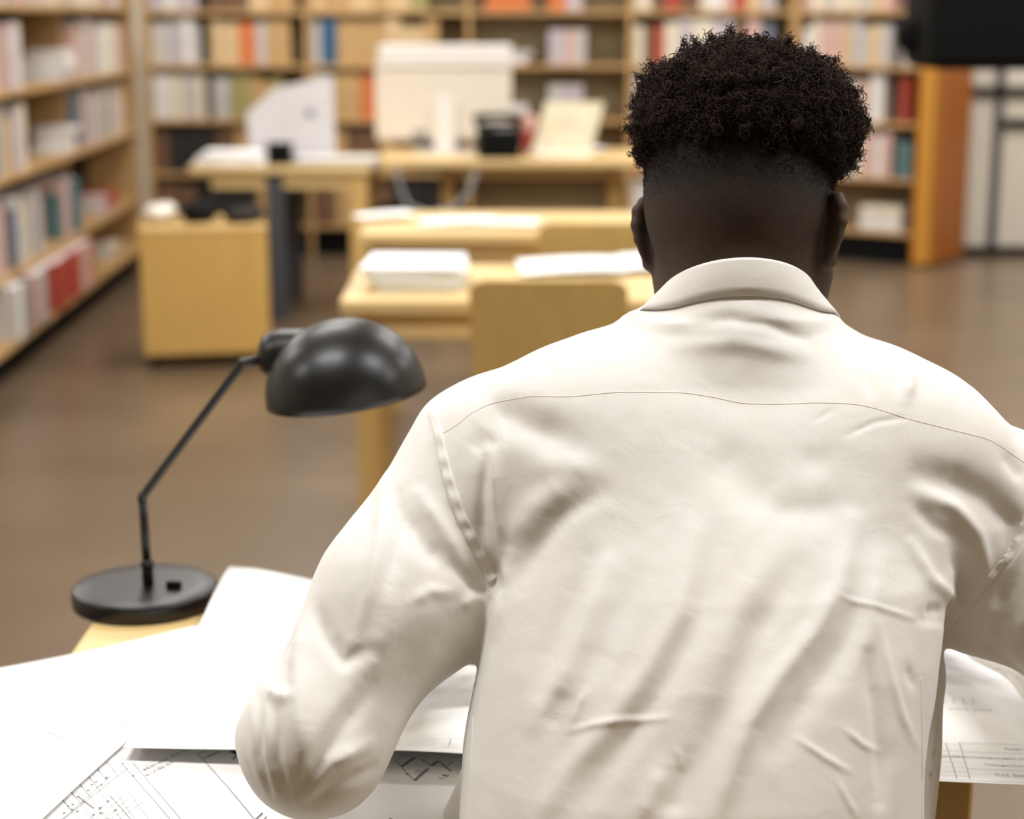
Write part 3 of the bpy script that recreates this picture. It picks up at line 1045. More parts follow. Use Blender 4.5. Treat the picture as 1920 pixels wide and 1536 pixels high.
# button placket down the front
PL, PN = [], []
for i in range(26):
    z = 1.085 - i * .016
    h_ = bvh.ray_cast(Vector((.190 - .002 * i, 2.2, z)), Vector((0, -1, 0)))
    if h_[0] is not None:
        PL.append(h_[0]); PN.append(h_[1])
V, Fq = [], []
for i, (p, n) in enumerate(zip(PL, PN)):
    for j, (dx, up_) in enumerate(((-.016, -.001), (-.014, .0016), (.014, .0016), (.016, -.001))):
        q = bvh.find_nearest(p + Vector((dx, 0, 0)))
        V.append(q[0] + q[1] * up_)
        if i and j:
            Fq.append(((i - 1) * 4 + j - 1, (i - 1) * 4 + j, i * 4 + j, i * 4 + j - 1))
plk = under(mesh_obj('placket', V, Fq, M['cloth'], None, True), shirt)
for i in range(2, len(PL), 6):
    Mx = Matrix.Translation(PL[i] + PN[i] * .002) @ PN[i].to_track_quat('Z', 'Y').to_matrix().to_4x4()
    under(lathe('button', [(.0052, 0), (.0055, .0008), (.0045, .0018), (.0008, .0012)], M['white'], None, 16, Mx), plk)

# body: head, neck, arms and hands in one skin
B = body_field()
bv, bq = B.mesh(2)
body = mine(np_mesh('body', bv, bq, M['skin']))
loc = (bv - HEAD_C) @ HEAD_R
# cropped fade: dense under the long hair, thinning out toward the nape
fade = smoothstep(-.066, .030, loc[:, 2]) * .6 + .4 * smoothstep(.0, .038, loc[:, 2])
fade *= smoothstep(.055, .02, loc[:, 1]) * smoothstep(.095, .084, np.abs(loc[:, 0]))
ear = (np.abs(loc[:, 0]) > .0835) & (loc[:, 2] < .032)
fade[ear] *= .1
fade[bv[:, 2] < 1.16] = 0
at_ = body.data.attributes.new('stubble', 'FLOAT', 'POINT')
at_.data.foreach_set('value', fade.astype(np.float32))
for s in (-1, 1):
    pass

# hair: a dense core with thousands of small coils, and cropped hair below it
rng = np.random.RandomState(11)
hv, hq = hair_field(.0035).mesh(2)
hn = normals(hv, hq)
core = hv + hn * (.0055 * value_noise(hv * 75, 31) + .0035 * value_noise(hv * 150, 32) - .0045)[:, None]
hair = mine(np_mesh('hair', core, hq, M['hair']))
hair['label'] = 'short black curls with a shaved fade below'
hl = (hv - HEAD_C) @ HEAD_R
keep = np.where((hl[:, 1] < .085))[0]
def coils(n, rlo, rhi, th, seed, sides=3, seg=15, tufts=False):
    rng = np.random.RandomState(seed)
    k = rng.choice(keep, n)
    lump = .0055 * value_noise(hv[k] * 75, 31) + .0035 * value_noise(hv[k] * 150, 32)
    p0 = hv[k] + rng.normal(0, .0012, (n, 3)) + hn[k] * (rng.uniform(-.006, .001, n) + lump)[:, None]
    if tufts:           # stray tufts standing out of the outline
        c = rng.choice(keep, 45)[np.arange(n) % 45]
        out = (np.arange(n) // 45) / (n / 45.0)
        k = c
        p0 = hv[c] + hn[c] * (.001 + .011 * out)[:, None] + rng.normal(0, .0018, (n, 3)) * (1.2 - out)[:, None]
    ax = hn[k] + rng.normal(0, .55, (n, 3)); ax /= np.linalg.norm(ax, axis=1)[:, None]
    a = np.cross(ax, rng.normal(0, 1, (n, 3))); a /= np.linalg.norm(a, axis=1)[:, None]
    b = np.cross(ax, a)
    R = rng.uniform(rlo, rhi, n); turns = rng.uniform(1.1, 2.4, n); ln = rng.uniform(.005, .011, n)
    ph = rng.uniform(0, 6.28, n)
    t = np.linspace(0, 1, seg)
    ang = ph[:, None] + turns[:, None] * 2 * np.pi * t
    rr = R[:, None] * (1 - .35 * t)
    P = p0[:, None] + ax[:, None] * (ln[:, None] * t)[..., None] + a[:, None] * (rr * np.cos(ang))[..., None] + b[:, None] * (rr * np.sin(ang))[..., None]
    tg = np.gradient(P, axis=1); tg /= np.linalg.norm(tg, axis=2)[..., None]
    u = np.cross(tg, ax[:, None] + 0 * tg); u /= np.linalg.norm(u, axis=2)[..., None] + 1e-9
    w = np.cross(tg, u)
    V = []
    for s in range(sides):
        an = 2 * np.pi * s / sides
        V.append(P + (u * math.cos(an) + w * math.sin(an)) * (th * (1 - .4 * t))[None, :, None])
    V = np.stack(V, 2).reshape(-1, 3)
    base = (np.arange(n) * seg * sides)[:, None, None]
    i = np.arange(seg - 1)[None, :, None] * sides; s = np.arange(sides)[None, None, :]
    s2 = (s + 1) % sides
    Fq = np.stack([base + i + s, base + i + s2, base + i + sides + s2, base + i + sides + s], -1).reshape(-1, 4)
    return V, Fq
cv, cf = coils(11000, .0012, .0030, .00046, 5, 3, 12)
cv2, cf2 = coils(1500, .0030, .0055, .0007, 6)
cf = np.concatenate([cf, cf2 + len(cv)]); cv = np.concatenate([cv, cv2])
cv2, cf2 = coils(900, .0012, .0030, .0005, 9, 3, 12, True)
cf = np.concatenate([cf, cf2 + len(cv)]); cv = np.concatenate([cv, cv2])
tag(under(np_mesh('curls', cv, cf, M['hair']), hair), kind='stuff')

def cropped(n, seed):
    rng = np.random.RandomState(seed)
    bn = normals(bv, bq)
    cand = np.where((fade > .12) & (loc[:, 2] < .075) & (bv[:, 1] < HEAD_C[1] + .06) & ~ear)[0]
    pr = fade[cand] ** 1.5; pr /= pr.sum()
    k = rng.choice(cand, n, p=pr)
    p = bv[k] + rng.normal(0, .0012, (n, 3))
    nn = bn[k]
    p -= nn * (np.einsum('ij,ij->i', p - bv[k], nn))[:, None]
    d = nn + np.array([0, .1, -.35]) + rng.normal(0, .25, (n, 3)); d /= np.linalg.norm(d, axis=1)[:, None]
    sd = np.cross(d, rng.normal(0, 1, (n, 3))); sd /= np.linalg.norm(sd, axis=1)[:, None]
    ln = (.0008 + .0042 * smoothstep(.015, .06, loc[k, 2])) * rng.uniform(.6, 1.2, n)
    V = np.stack([p - sd * .00013, p + sd * .00013, p + d * ln[:, None]], 1).reshape(-1, 3)
    return V, np.arange(n * 3).reshape(-1, 3)
cv, cf = cropped(40000, 8)
tag(under(np_mesh('cropped_hair', cv, cf, M['hair'], smooth=False), hair), kind='stuff')
for s in (-1, 1):
    e = hd(s * .031, .0925, .0095)
    o = mesh_obj('eye', *tube_np([hd(s * .031 - .008, .0945, .004), hd(s * .031, .098, .0025), hd(s * .031 + .008, .0945, .004)], [.0006, .0016, .0006], 6), M['eye'], None, True)
    under(o, body)

# trousers and shoes under the table
Ft = Field((-.15, 1.02, .0), (.45, 1.95, .66), .008)
Ft.ell((.135, 1.26, .555), (.185, .15, .11), .04)
for s in (-1, 1):
    hip = np.array([.135 + s * .095, 1.28, .55]); knee = np.array([.135 + s * .14, 1.72, .525]); ank = np.array([.135 + s * .13, 1.70, .10])
    Ft.chain([hip, knee], [.098, .070], .05); Ft.chain([knee, ank], [.068, .052], .03)
tv, tq = Ft.mesh(3)
mine(np_mesh('trousers', tv, tq, M['trousers']))
for s in (-1, 1):
    Fs = Field((.135 + s * .13 - .07, 1.60, 0.0), (.135 + s * .13 + .07, 1.97, .16), .005)
    x = .135 + s * .13
    Fs.cone((x, 1.68, .045), (x + s * .01, 1.80, .040), .042, .042, .02)
    Fs.cone((x, 1.80, .036), (x + s * .015, 1.89, .032), .040, .030, .02)
    Fs.cone((x, 1.69, .05), (x, 1.70, .11), .042, .045, .02)
    v, q = Fs.mesh(2); v[:, 2] = np.maximum(v[:, 2], .002)
    mine(np_mesh('shoe', v, q, M['shoe']))
# ---------------------------------------------------------------- desk lamp
lb = at_z(272, 1097, TOP + .022)
LY = lb[1]
LX = lb[0]
lamp = empty('desk_lamp', (LX, LY, TOP))
tag(lamp, 'black desk lamp with a dome shade at the far left corner of the near table', 'lamp')
def LP(px, py, y=LY):
    return at_y(px, py, y) - np.array([LX, LY, TOP])
lathe('base', [(.083, 0), (.0852, .001), (.0862, .004), (.0862, .0185), (.0852, .0212), (.083, .0226), (.06, .0232), (.02, .0236), (.0, .0236)][:-1], M['black'], lamp, 64)
p0 = LP(273, 1118); p0[2] = .0236; p1 = LP(267, 931); p2 = LP(455, 681); p3 = LP(500, 671)
p0[0] = p1[0] + .002; p0[1] = 0
tube('pole', [p0, p0 * .5 + p1 * .5, p1], .0052, M['black'], lamp, 16)
lathe('ferrule', [(.0068, 0), (.0068, .016), (.0064, .020), (.0078, .022), (.0078, .028), (.0056, .030)], M['black'], lamp, 24, Matrix.Translation(V3(p0)))
tube('arm', [p1 + (p1 - p2) * .012, p1, p1 * .5 + p2 * .5, p2, p2 + (p2 - p1) * .012], .0050, M['black'], lamp, 16)
tube('elbow_joint', [p1 + (0, -.004, -.006), p1, p1 + (.003, -.004, .005)], [.0050, .0056, .0050], M['black'], lamp, 16)
tube('stem', [p2 + (-.004, 0, 0), p2, p3 + (.004, 0, 0)], [.0058, .006, .006], M['black'], lamp, 16)
sc = LP(650, 742, LY - .01)
roll = math.radians(7.5)
MS = Matrix.Translation(V3(sc)) @ Matrix.Rotation(-roll, 4, 'Y') @ Matrix.Rotation(math.radians(1), 4, 'X')
R_ = .0935; Hh = .090
prof = [(R_ - .0015, 0.0)]
for i in range(0, 23):
    a = math.pi / 2 * i / 22
    prof.append((max(R_ * math.cos(a), .0004), Hh * math.sin(a) ** .94))
shade_o = lathe('shade', prof, M['black'], lamp, 72, MS, cap=False)
prof2 = [(R_ - .0015, 0.0)] + [(max((R_ - .003) * math.cos(math.pi / 2 * i / 16), .0004), (Hh - .003) * math.sin(math.pi / 2 * i / 16) ** .94) for i in range(17)]
lin = lathe('shade_lining', prof2, M['lamp_inside'], None, 72, MS, cap=False)
lin.parent = shade_o
for pgn in lin.data.polygons: pgn.flip()
# socket housing: short rounded cylinder pointing away from the dome
k0 = LP(520, 665, LY + .012); k1 = LP(590, 668, LY)
dirv = Vector(k1 - k0).normalized()
MK = Matrix.Translation(V3(k0)) @ dirv.to_track_quat('Z', 'Y').to_matrix().to_4x4()
lathe('socket_housing', [(.002, -.019), (.014, -.0185), (.023, -.015), (.028, -.006), (.0305, .006), (.031, .03), (.031, .045)], M['black'], lamp, 36, MK)
lathe('bulb', [(.010, .0), (.012, .012), (.021, .03), (.0235, .042), (.021, .055), (.012, .064), (.002, .066)], M['lamp_inside'], lamp, 24,
      Matrix.Translation(V3(sc + np.array([-.045, 0, .035]))) @ Matrix.Rotation(math.radians(80), 4, 'Y'))
sw = at_z(326, 1101, TOP + .024) - np.array([LX, LY, TOP])
box('switch', sw + (-.009, -.004, -.001), sw + (.009, .004, .007), M['blackmatte'], lamp, .002, 2)

# ---------------------------------------------------------------- paper plans on the near table
def sheet(name, corners, label, mat, zfn=None, n=28, th=.0005, group='architectural plans on the near table'):
    """corners: near-left, near-right, far-right, far-left (x, y, z); thin but solid paper"""
    c = [np.array(x, float) for x in corners]
    V, Fq = [], []
    for s in (0, 1):
        for i in range(n + 1):
            for j in range(n + 1):
                u, w = i / n, j / n
                p = (c[0] * (1 - u) + c[1] * u) * (1 - w) + (c[3] * (1 - u) + c[2] * u) * w
                z = p[2] + (zfn(p[0], p[1]) if zfn else 0)
                V.append((p[0], p[1], z + (0 if s else -th)))
    m = (n + 1) ** 2
    for i in range(n):
        for j in range(n):
            a = i * (n + 1) + j
            Fq.append((a, a + 1, a + n + 2, a + n + 1)); Fq.append((m + a, m + a + n + 1, m + a + n + 2, m + a + 1))
    for i in range(n):
        for a, b in (((i + 1) * (n + 1), i * (n + 1)), (i * (n + 1) + n, (i + 1) * (n + 1) + n), (i, i + 1), (n * (n + 1) + i + 1, n * (n + 1) + i)):
            Fq.append((a, m + a, m + b, b)[::-1])
    o = mesh_obj(name, V, Fq, mat, None, True)
    tag(o, label, 'paper', group)
    return o

class Print:
    """flat printing on a sheet: thin strips laid on the paper"""
    def __init__(self, z, zfn=None):
        self.z = z; self.zfn = zfn; self.V = []; self.F = []
    def pt(self, px, py):
        p = at_z(px, py, self.z)
        return p
    def lift(self, p):
        p = np.array(p, float)
        p[2] = self.z + (self.zfn(p[0], p[1]) if self.zfn else 0) + .0005
        return p
    def line(self, pts, w=.0007):
        P = [self.pt(*q) for q in pts]
        for a, b in zip(P[:-1], P[1:]):
            d = (b - a)[:2]; L = np.linalg.norm(d) + 1e-9
            n = np.array([-d[1], d[0], 0]) / L * w / 2
            k = max(1, int(L / .02))
            for i in range(k):
                s = a + (b - a) * i / k; e = a + (b - a) * (i + 1) / k
                m = len(self.V)
                self.V += [self.lift(s - n), self.lift(e - n), self.lift(e + n), self.lift(s + n)]
                self.F.append((m, m + 1, m + 2, m + 3))
        return self
    def dot(self, px, py, r=.0018):
        p = self.pt(px, py); m = len(self.V)
        for k in range(8):
            self.V.append(self.lift(p + np.array([math.cos(k * .785), math.sin(k * .785), 0]) * r))
        self.F.append(tuple(range(m, m + 8)))
        return self
    def text(self, s, px, py, px2, py2, size):
        """a line of writing whose baseline runs from one place toward another"""
        cu = bpy.data.curves.new('t', 'FONT'); cu.body = s; cu.size = size; cu.resolution_u = 2
        ob = bpy.data.objects.new('t', cu); COL.objects.link(ob)
        bpy.context.view_layer.update()
        me = ob.evaluated_get(bpy.context.evaluated_depsgraph_get()).to_mesh()
        a = self.pt(px, py); b = self.pt(px2, py2)
        d = (b - a) / np.linalg.norm(b - a); n = np.array([-d[1], d[0], 0])
        m = len(self.V)
        self.V += [self.lift(a + d * v.co.x + n * v.co.y) for v in me.vertices]
        self.F += [tuple(m + i for i in pg.vertices) for pg in me.polygons]
        bpy.data.objects.remove(ob, do_unlink=True)
        return self
    def build(self, name, mat, sheet_o):
        return tag(mesh_obj(name, self.V, self.F, mat, sheet_o), kind='stuff')

Z2 = TOP + .0012
droop = lambda x, y: -.10 * max(0.0, TNEAR - y) ** 2
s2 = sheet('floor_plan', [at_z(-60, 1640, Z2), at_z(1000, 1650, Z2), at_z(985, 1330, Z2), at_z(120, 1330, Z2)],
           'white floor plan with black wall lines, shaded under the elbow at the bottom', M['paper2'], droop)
Z3 = TOP + .0045
curl3 = lambda x, y: .012 * max(0.0, min(1.0, (-.40 - x) / .2)) ** 2 - .10 * max(0.0, TNEAR - .02 - y) ** 2
s3 = sheet('elevation_drawing', [at_z(-420, 1640, Z3), at_z(45, 1560, Z3), at_z(530, 1133, Z3), at_z(-120, 1292, Z3)],
           'white sheet with very faint drawing lines at the left table edge', M['paper'], curl3)
Z1 = TOP + .0125
near_y = at_z(960, 1432, Z1)[1]
def lift1(x, y):
    w = max(0.0, min(1.0, (1.80 - y) / .30))
    e_ = max(0.0, min(1.0, (1.66 - y) / .15))
    g_ = math.exp(-((x + .34) / .09) ** 2 - ((y - 2.04) / .14) ** 2)
    return .0035 * math.sin(x * 7 + 1) * math.sin(y * 9) - .006 * (1 - w) * (1 - g_) + .015 * g_ + .010 * e_ * e_ * max(0.0, min(1.0, (.10 - x) / .2))
s1 = sheet('title_block_sheet', [at_z(230, 1405, Z1), at_z(1990, 1471, Z1), at_z(1900, 1130, Z1), at_z(431, 1064, Z1 + .014) - np.array([0, 0, .014])],
           'large bright white plan lying on top, with a printed title table at right', M['paper'], lift1)

# printing on the floor plan
P = Print(Z2, droop)
for a in ([(232,1436),(345,1560)], [(248,1430),(365,1560)], [(205,1488),(272,1560)], [(240,1440),(120,1530),(85,1560)], [(210,1452),(140,1512),(98,1545)]): P.line(a, .0006)
for i in range(6):
    P.line([(118 + i * 17, 1497 - i * 13), (190 + i * 19, 1580 - i * 8)], .00035)
    P.line([(115 + i * 17, 1494 - i * 13), (132 + i * 17, 1514 - i * 13)], .0006)
for i in range(5): P.line([(150 + i * 16, 1545 - i * 2), (215 + i * 14, 1490 + i * 2)], .0004)
P.line([(145,1490),(176,1512)], .0013)
for x, y in ((146,1491),(156,1500),(128,1508),(136,1505),(120,1520),(165,1480),(180,1465),(190,1470),(200,1457),(175,1523),(188,1511),(202,1499),(188,1520),(203,1531),(216,1515),(230,1532),(145,1517),(135,1514),(172,1470),(230,1432),(250,1454)): P.dot(x, y, .0014)
P.line([(372,1415),(380,1424),(427,1474),(490,1546)], .0008)
P.line([(382,1423),(412,1410)], .0018); P.line([(372,1415),(386,1406)], .0006)
P.line([(475,1535),(492,1520)], .002); P.line([(484,1542),(500,1526)], .001)
P.line([(742,1428),(752,1437),(764,1450),(778,1463)], .0007)
P.line([(752,1438),(778,1421)], .0026); P.line([(778,1462),(803,1441)], .0032); P.line([(809,1436),(822,1427)], .003)
P.line([(822,1427),(846,1446)], .0014); P.line([(838,1437),(850,1428)], .001); P.line([(742,1428),(762,1415)], .0007); P.line([(790,1424),(808,1436)], .001)
P.dot(764, 1451, .0016)
P.line([(728,1533),(735,1530)], .002); P.line([(731,1529),(731,1538)], .001)
P.text('1.5', 783, 1452, 800, 1438, .0075).text('1.8', 832, 1462, 850, 1448, .0095)
P.build('wall_lines', M['ink'], s2)
P = Print(Z2, droop)
P.text('ФРАГМЕНТ ФАСАДА', 271, 1446, 345, 1411, .0062).text('В ОСЯХ А-Г', 277, 1455, 345, 1421, .0066)
P.line([(270,1438),(300,1421)], .0004)
P.build('caption', M['ink_mid'], s2)
P = Print(Z2, droop)
arc = [(432 + 26 * math.sin(t), 1440 - 30 * math.cos(t)) for t in np.linspace(.0, 1.5, 10)]
P.line(arc, .0045).line([(436,1424),(446,1416)], .0015)
P.build('door_swing', plain('dark_blue_ink', (34, 44, 66), .8, .1), s2)
# faint printing on the elevation drawing
P = Print(Z3, curl3)
for k, dx in enumerate((0, 12, 20)):
    P.line([(8 + dx, 1452 + k * 12), (40 + dx, 1428 + k * 11), (90 + dx, 1400 + k * 9), (140 + dx, 1385 + k * 6), (175 + dx, 1382 + k * 4)], .0005)
for i in range(6):
    P.line([(2, 1296 + i * 9), (60, 1288 + i * 8 + 4), (108 - i * 12, 1308 + i * 4)], .0006)
P.text('1 : 100   ОСИ  1 - 9', 2, 1392, 70, 1372, .008).text('ПЛАН  ЗДАНИЯ', 90, 1368, 190, 1343, .009)
for i in range(9): P.line([(112 + i * 3, 1480 + i * 2), (116 + i * 3, 1477 + i * 2)], .0006)
P.line([(20 + 11 * math.cos(t) + 10, 1486 + 9 * math.sin(t)) for t in np.linspace(0, 6.3, 20)], .0005)
P.line([(115,1483),(135,1466)], .0006)
P.build('axis_lines', M['ink_faint'], s3)
P = Print(Z3, curl3)
P.line([(82,1372),(130,1388)], .0011).line([(201,1343),(242,1361)], .0011)
P.build('section_marks', M['ink_mid'], s3)
# title table and details on the big sheet
P = Print(Z1, lift1)
for i, y in enumerate((1388, 1401, 1414, 1424, 1434, 1443, 1452)):
    P.line([(1690, y - 2), (1818 - (6 - i) * 3, y + 2)], .0004)
P.line([(1740,1387),(1762,1457)], .0006).line([(1773,1386),(1794,1458)], .0007).line([(1799,1386),(1819,1459)], .0007)
for a, b in (((1799,1387),(1960,1390)), ((1806,1404),(1960,1408)), ((1815,1438),(1960,1442)), ((1690,1457),(1960,1466))):
    P.line([a, b], .0005)
P.text('Подпись', 1756, 1414, 1780, 1414.6, .0052).text('Дата', 1787, 1415, 1802, 1415.4, .0052).text('Пров.', 1716, 1426, 1740, 1426.5, .0052)
P.text('Наименование помещений', 1813, 1416, 1880, 1418, .0062).text('Пояснительная', 1846, 1431, 1900, 1433, .0062)
P.text('К.Ц. Борвол', 1866, 1451, 1900, 1452.5, .0075).text('Корпус', 1884, 1399, 1910, 1400, .0080)
P.line([(1765,1230),(1790,1231)], .0006).line([(1762,1246),(1800,1248)], .0005)
for i in range(4): P.line([(1770 + i * 18, 1300), (1772 + i * 18, 1312)], .0005)
P.text('узел А   узел Б', 1780, 1322, 1840, 1324, .006)
P.build('title_table', plain('title_ink', (168, 170, 172), .85, .1), s1)
P = Print(Z1, lift1)
P.line([(798,1395),(812,1394),(815,1398),(850,1393),(884,1396)], .0006).line([(802,1402),(814,1403),(812,1410)], .0005)
P.line([(845,1396),(843,1408),(840,1414)], .0014).line([(824,1407),(862,1409)], .0004).line([(824,1415),(858,1416)], .0005).line([(805,1386),(880,1387)], .0004)
P.line([(440,1180),(300,1400)], .0005)
P.build('plan_lines', plain('plan_ink', (196, 198, 198), .85, .1), s1)

# ---------------------------------------------------------------- things on the middle tables
zt = TOP
sp = at_z(690, 552, zt)
cols = ['cream', 'white', 'grey', 'white', 'cream', 'white']
mag_m = [plain('magazine_cover_%s' % n, c, .4, .5, .05) for n, c in (('ivory', (226, 222, 206)), ('pale_blue', (196, 214, 222)), ('grey_green', (190, 198, 190)), ('white', (236, 238, 240)), ('cream', (228, 220, 204)), ('ice_white', (238, 242, 246)))]
names = ['ivory', 'pale blue', 'grey green', 'plain white', 'cream', 'ice white']
pos = ['bottom', 'second from the bottom', 'third from the bottom', 'third from the top', 'second from the top', 'topmost']
z = zt
for i in range(6):
    t = .0115 if i < 5 else .006
    o = empty('magazine', (sp[0] + .125 + .008 * math.sin(i * 2.1) + (.01 if i > 2 else 0), sp[1] + .17 + .006 * math.cos(i * 1.7), z), math.radians([1, -2, 1.5, -1, 3, -2.5][i]))
    box('pages', (-.105 + (-.04 if i > 2 else 0), -.148, .0008), (.103 + (.0 if i > 2 else 0), .148, t - .0008), M['paper'], o, 0)
    bm = bmesh.new()
    lw = -.04 if i > 2 else 0
    add_box(bm, (-.107 + lw, -.15, 0), (.106, .15, .0008)); add_box(bm, (-.107 + lw, -.15, t - .0008), (.106, .15, t)); add_box(bm, (-.1075 + lw, -.15, 0), (-.105 + lw, .15, t))
    bm_obj('cover', bm, mag_m[i], o)
    tag(o, '%s magazine, %s of the stack on the middle table' % (names[i], pos[i]), 'magazine', 'magazines stacked on the middle table')
    z += t
def loose(px, py, w, h, yaw, wave, label, z=TOP + .001, mat='paper'):
    c = at_z(px, py, z)
    ca, sa = math.cos(yaw), math.sin(yaw)
    cs = [c + np.array([ca * a - sa * b, sa * a + ca * b, 0]) for a, b in ((-w / 2, -h / 2), (w / 2, -h / 2), (w / 2, h / 2), (-w / 2, h / 2))]
    f = lambda x, y: wave * (1 + math.sin((x - c[0]) * 9 + 1.0) * math.cos((y - c[1]) * 5))
    return sheet('paper_sheet', cs, label, M[mat], f, 16, .0006, 'loose papers on the tables')
loose(1070, 505, .29, .30, .05, .010, 'wavy white sheet on the magazine table behind the chair back')
loose(1228, 500, .22, .32, -.08, .012, 'curled white sheet on the magazine table close to the ear', TOP + .001)
loose(720, 412, .20, .15, .3, .012, 'small crumpled white paper on the left end of the second table', TOP + .001)
loose(860, 418, .26, .18, .1, .006, 'small cream paper near the middle of the second table', TOP + .001, 'paper2')
loose(955, 420, .21, .16, -.2, .005, 'small cream paper beside the farther chair back', TOP + .001, 'paper2')

# ---------------------------------------------------------------- computers and things on the back tables
def mon():
    yb = DB[2] + .44
    c = at_y(832, 275, yb)
    t = empty('computer_monitor', (c[0], yb, TOP))
    w = (at_y(960, 200, yb)[0] - at_y(706, 200, yb)[0]) / 2
    ztop = at_y(830, 84, yb)[2] - TOP; zb = at_y(830, 262, yb)[2] - TOP
    zb = max(zb, .05)
    box('casing', (-w, -.02, zb), (w, .05, ztop - .09), M['cream'], t, .012, 2)
    box('top_band', (-w + .02, -.045, ztop - .11), (w + .005, .05, ztop), M['white'], t, .012, 2)
    box('screen', (-w + .03, .05, zb + .03), (w - .03, .056, ztop - .12), M['blackmatte'], t, .002)
    box('stand', (-.045, -.075, .012), (.06, -.022, ztop * .52), M['white'], t, .008, 2)
    box('foot', (-.14, -.12, 0), (.16, .08, .014), M['white'], t, .004)
    box('port_panel', (-.16, -.024, zb + .01), (-.08, -.019, zb + .05), M['grey'], t, .002)
    return tag(t, 'big white monitor seen from behind on the back centre table', 'monitor')
mon()
def screen2():
    yb = DA[2] + .33
    pts = [(470, 268), (628, 268), (622, 116), (566, 128), (512, 140), (460, 188)]
    P3 = [at_y(x, y, yb) for x, y in pts]
    bx = sum(p[0] for p in P3) / 6
    dz = min(p[2] for p in P3) - TOP - .02
    t = empty('display_board', (bx, yb, TOP))
    V = [(p[0] - bx, -.012 + .10 * (p[2] - TOP), p[2] - TOP - dz) for p in P3] + [(p[0] - bx, .012 + .10 * (p[2] - TOP), p[2] - TOP - dz) for p in P3]
    n = 6
    Fq = [tuple(range(n)), tuple(range(2 * n - 1, n - 1, -1))] + [(i + n, (i + 1) % n + n, (i + 1) % n, i) for i in range(n)]
    mesh_obj('panel', V, Fq, plain('pale_grey_board', (208, 204, 204), .55, .3, .03), t)
    box('stand', (-.12, -.05, 0), (.12, .10, .03), M['grey'], t, .004)
    k = at_y(580, 186, yb)
    lathe('emblem', [(.022, 0), (.022, .003)], M['grey'], t, 20, Matrix.Translation((k[0] - bx, -.016 + .10 * (k[2] - TOP), k[2] - TOP - dz)) @ Matrix.Rotation(math.pi / 2, 4, 'X'))
    return tag(t, 'pale grey board with slanted top corner standing on the back left table', 'board')
screen2()
def stack_white():
    yb = DA[2] + .16
    c = at_y(435, 310, yb)
    t = empty('paper_pile', (c[0], yb, TOP))
    for i in range(5):
        box('sheet', (-.17 + .012 * i, -.12, .012 * i), (.17 - .01 * i, .12, .012 * i + .0115), M['paper'], t, .002, 1, Matrix.Rotation(.08 * math.sin(i * 2), 4, 'Z'))
    return tag(t, 'low pile of white papers on the left end of the back left table', 'papers')
stack_white()
def keyb():
    yb = DA[2] + .12
    c = at_y(640, 300, yb)
    t = empty('keyboard_tray', (DA[1] - .17, DA[2] + .17, TOP))
    box('body', (-.20, -.10, .0), (.20, .12, .022), M['grey'], t, .006, 2)
    for r in range(4):
        for k in range(10):
            box('key', (-.185 + k * .037, -.08 + r * .045, .022), (-.153 + k * .037, -.042 + r * .045, .03), M['white'], t, .002)
    tag(t, 'flat grey keyboard on the back table between the board and the big monitor', 'keyboard')
    b = at_y(524, 305, DA[2] + .1)
    o = empty('desk_box', (b[0], DA[2] + .12, TOP))
    box('body', (-.055, -.05, 0), (.055, .06, .085), M['blackmatte'], o, .006, 2); box('lid', (-.058, -.053, .085), (.058, .063, .10), M['blackmatte'], o, .004)
    tag(o, 'small black box beside the white papers on the back left table', 'box')
keyb()
def phone():
    yb = DB[2] + .14
    c = at_y(935, 268, yb)
    t = empty('telephone', (c[0], yb, TOP), .15)
    z0 = max(0, at_y(935, 262, yb)[2] - TOP)
    bm = bmesh.new(); vs = add_box(bm, (-.10, -.08, 0), (.10, .10, .075 + z0), .012, 2)
    for v in bm.verts:
        if v.co.z > .05 and v.co.y < 0: v.co.z -= .03
    bm_obj('body', bm, M['blackmatte'], t)
    tube('handset', [(-.115, .05, .09 + z0), (-.09, .05, .105 + z0), (0, .05, .112 + z0), (.09, .05, .105 + z0), (.115, .05, .09 + z0)], [.024, .022, .016, .022, .024], M['blackmatte'], t, 10)
    box('keypad', (-.02, -.06, .05 + z0), (.07, .01, .056 + z0), M['grey'], t, .002)
    tag(t, 'black telephone to the right of the big white monitor', 'telephone')
    c = at_y(981, 250, yb + .1)
    o = empty('tape_dispenser', (c[0] + .03, yb + .22, TOP))
    bm = bmesh.new(); add_box(bm, (-.035, -.03, 0), (.035, .05, .12), .012, 2)
    bm_obj('body', bm, M['red'], o)
    lathe('cap', [(.028, .12), (.03, .13), (.03, .19), (.024, .2)], plain('pink_plastic', (216, 168, 160), .5), o, 20)
    tag(o, 'small pink and red container behind the telephone on the back table', 'container')
phone()
def holder():
    yb = DB[2] + .24
    c = at_y(1050, 275, yb)
    t = empty('document_stand', (c[0], yb, TOP), -.1)
    h = at_y(1060, 195, yb)[2] - TOP
    Mx = Matrix.Rotation(math.radians(-35), 4, 'X')
    bm = bmesh.new(); vs = add_box(bm, (-.15, -.006, .01), (.15, .006, h * 1.22), .004)
    for v in vs: v.co.x += .35 * (v.co.z) * .55
    for v in bm.verts: v.co = Mx @ v.co
    bm_obj('board', bm, plain('beige_board', (200, 188, 158), .6), t)
    box('foot', (-.12, -.06, 0), (.16, .18, .014), M['cream'], t, .004)
    box('ledge', (-.15, -.03, .010), (.16, .01, .028), M['cream'], t, .003)
    bm = bmesh.new(); add_box(bm, (.02, .10, .01), (.06, .115, h * .8)); bm_obj('strut', bm, M['cream'], t)
    tag(t, 'beige slanted document stand on the back table left of the head', 'stand')
    c = at_z(1075, 282, TOP + .002)
    loose(1080, 283, .30, .20, .1, .006, 'white paper lying in front of the beige document stand', TOP + .002)
holder()
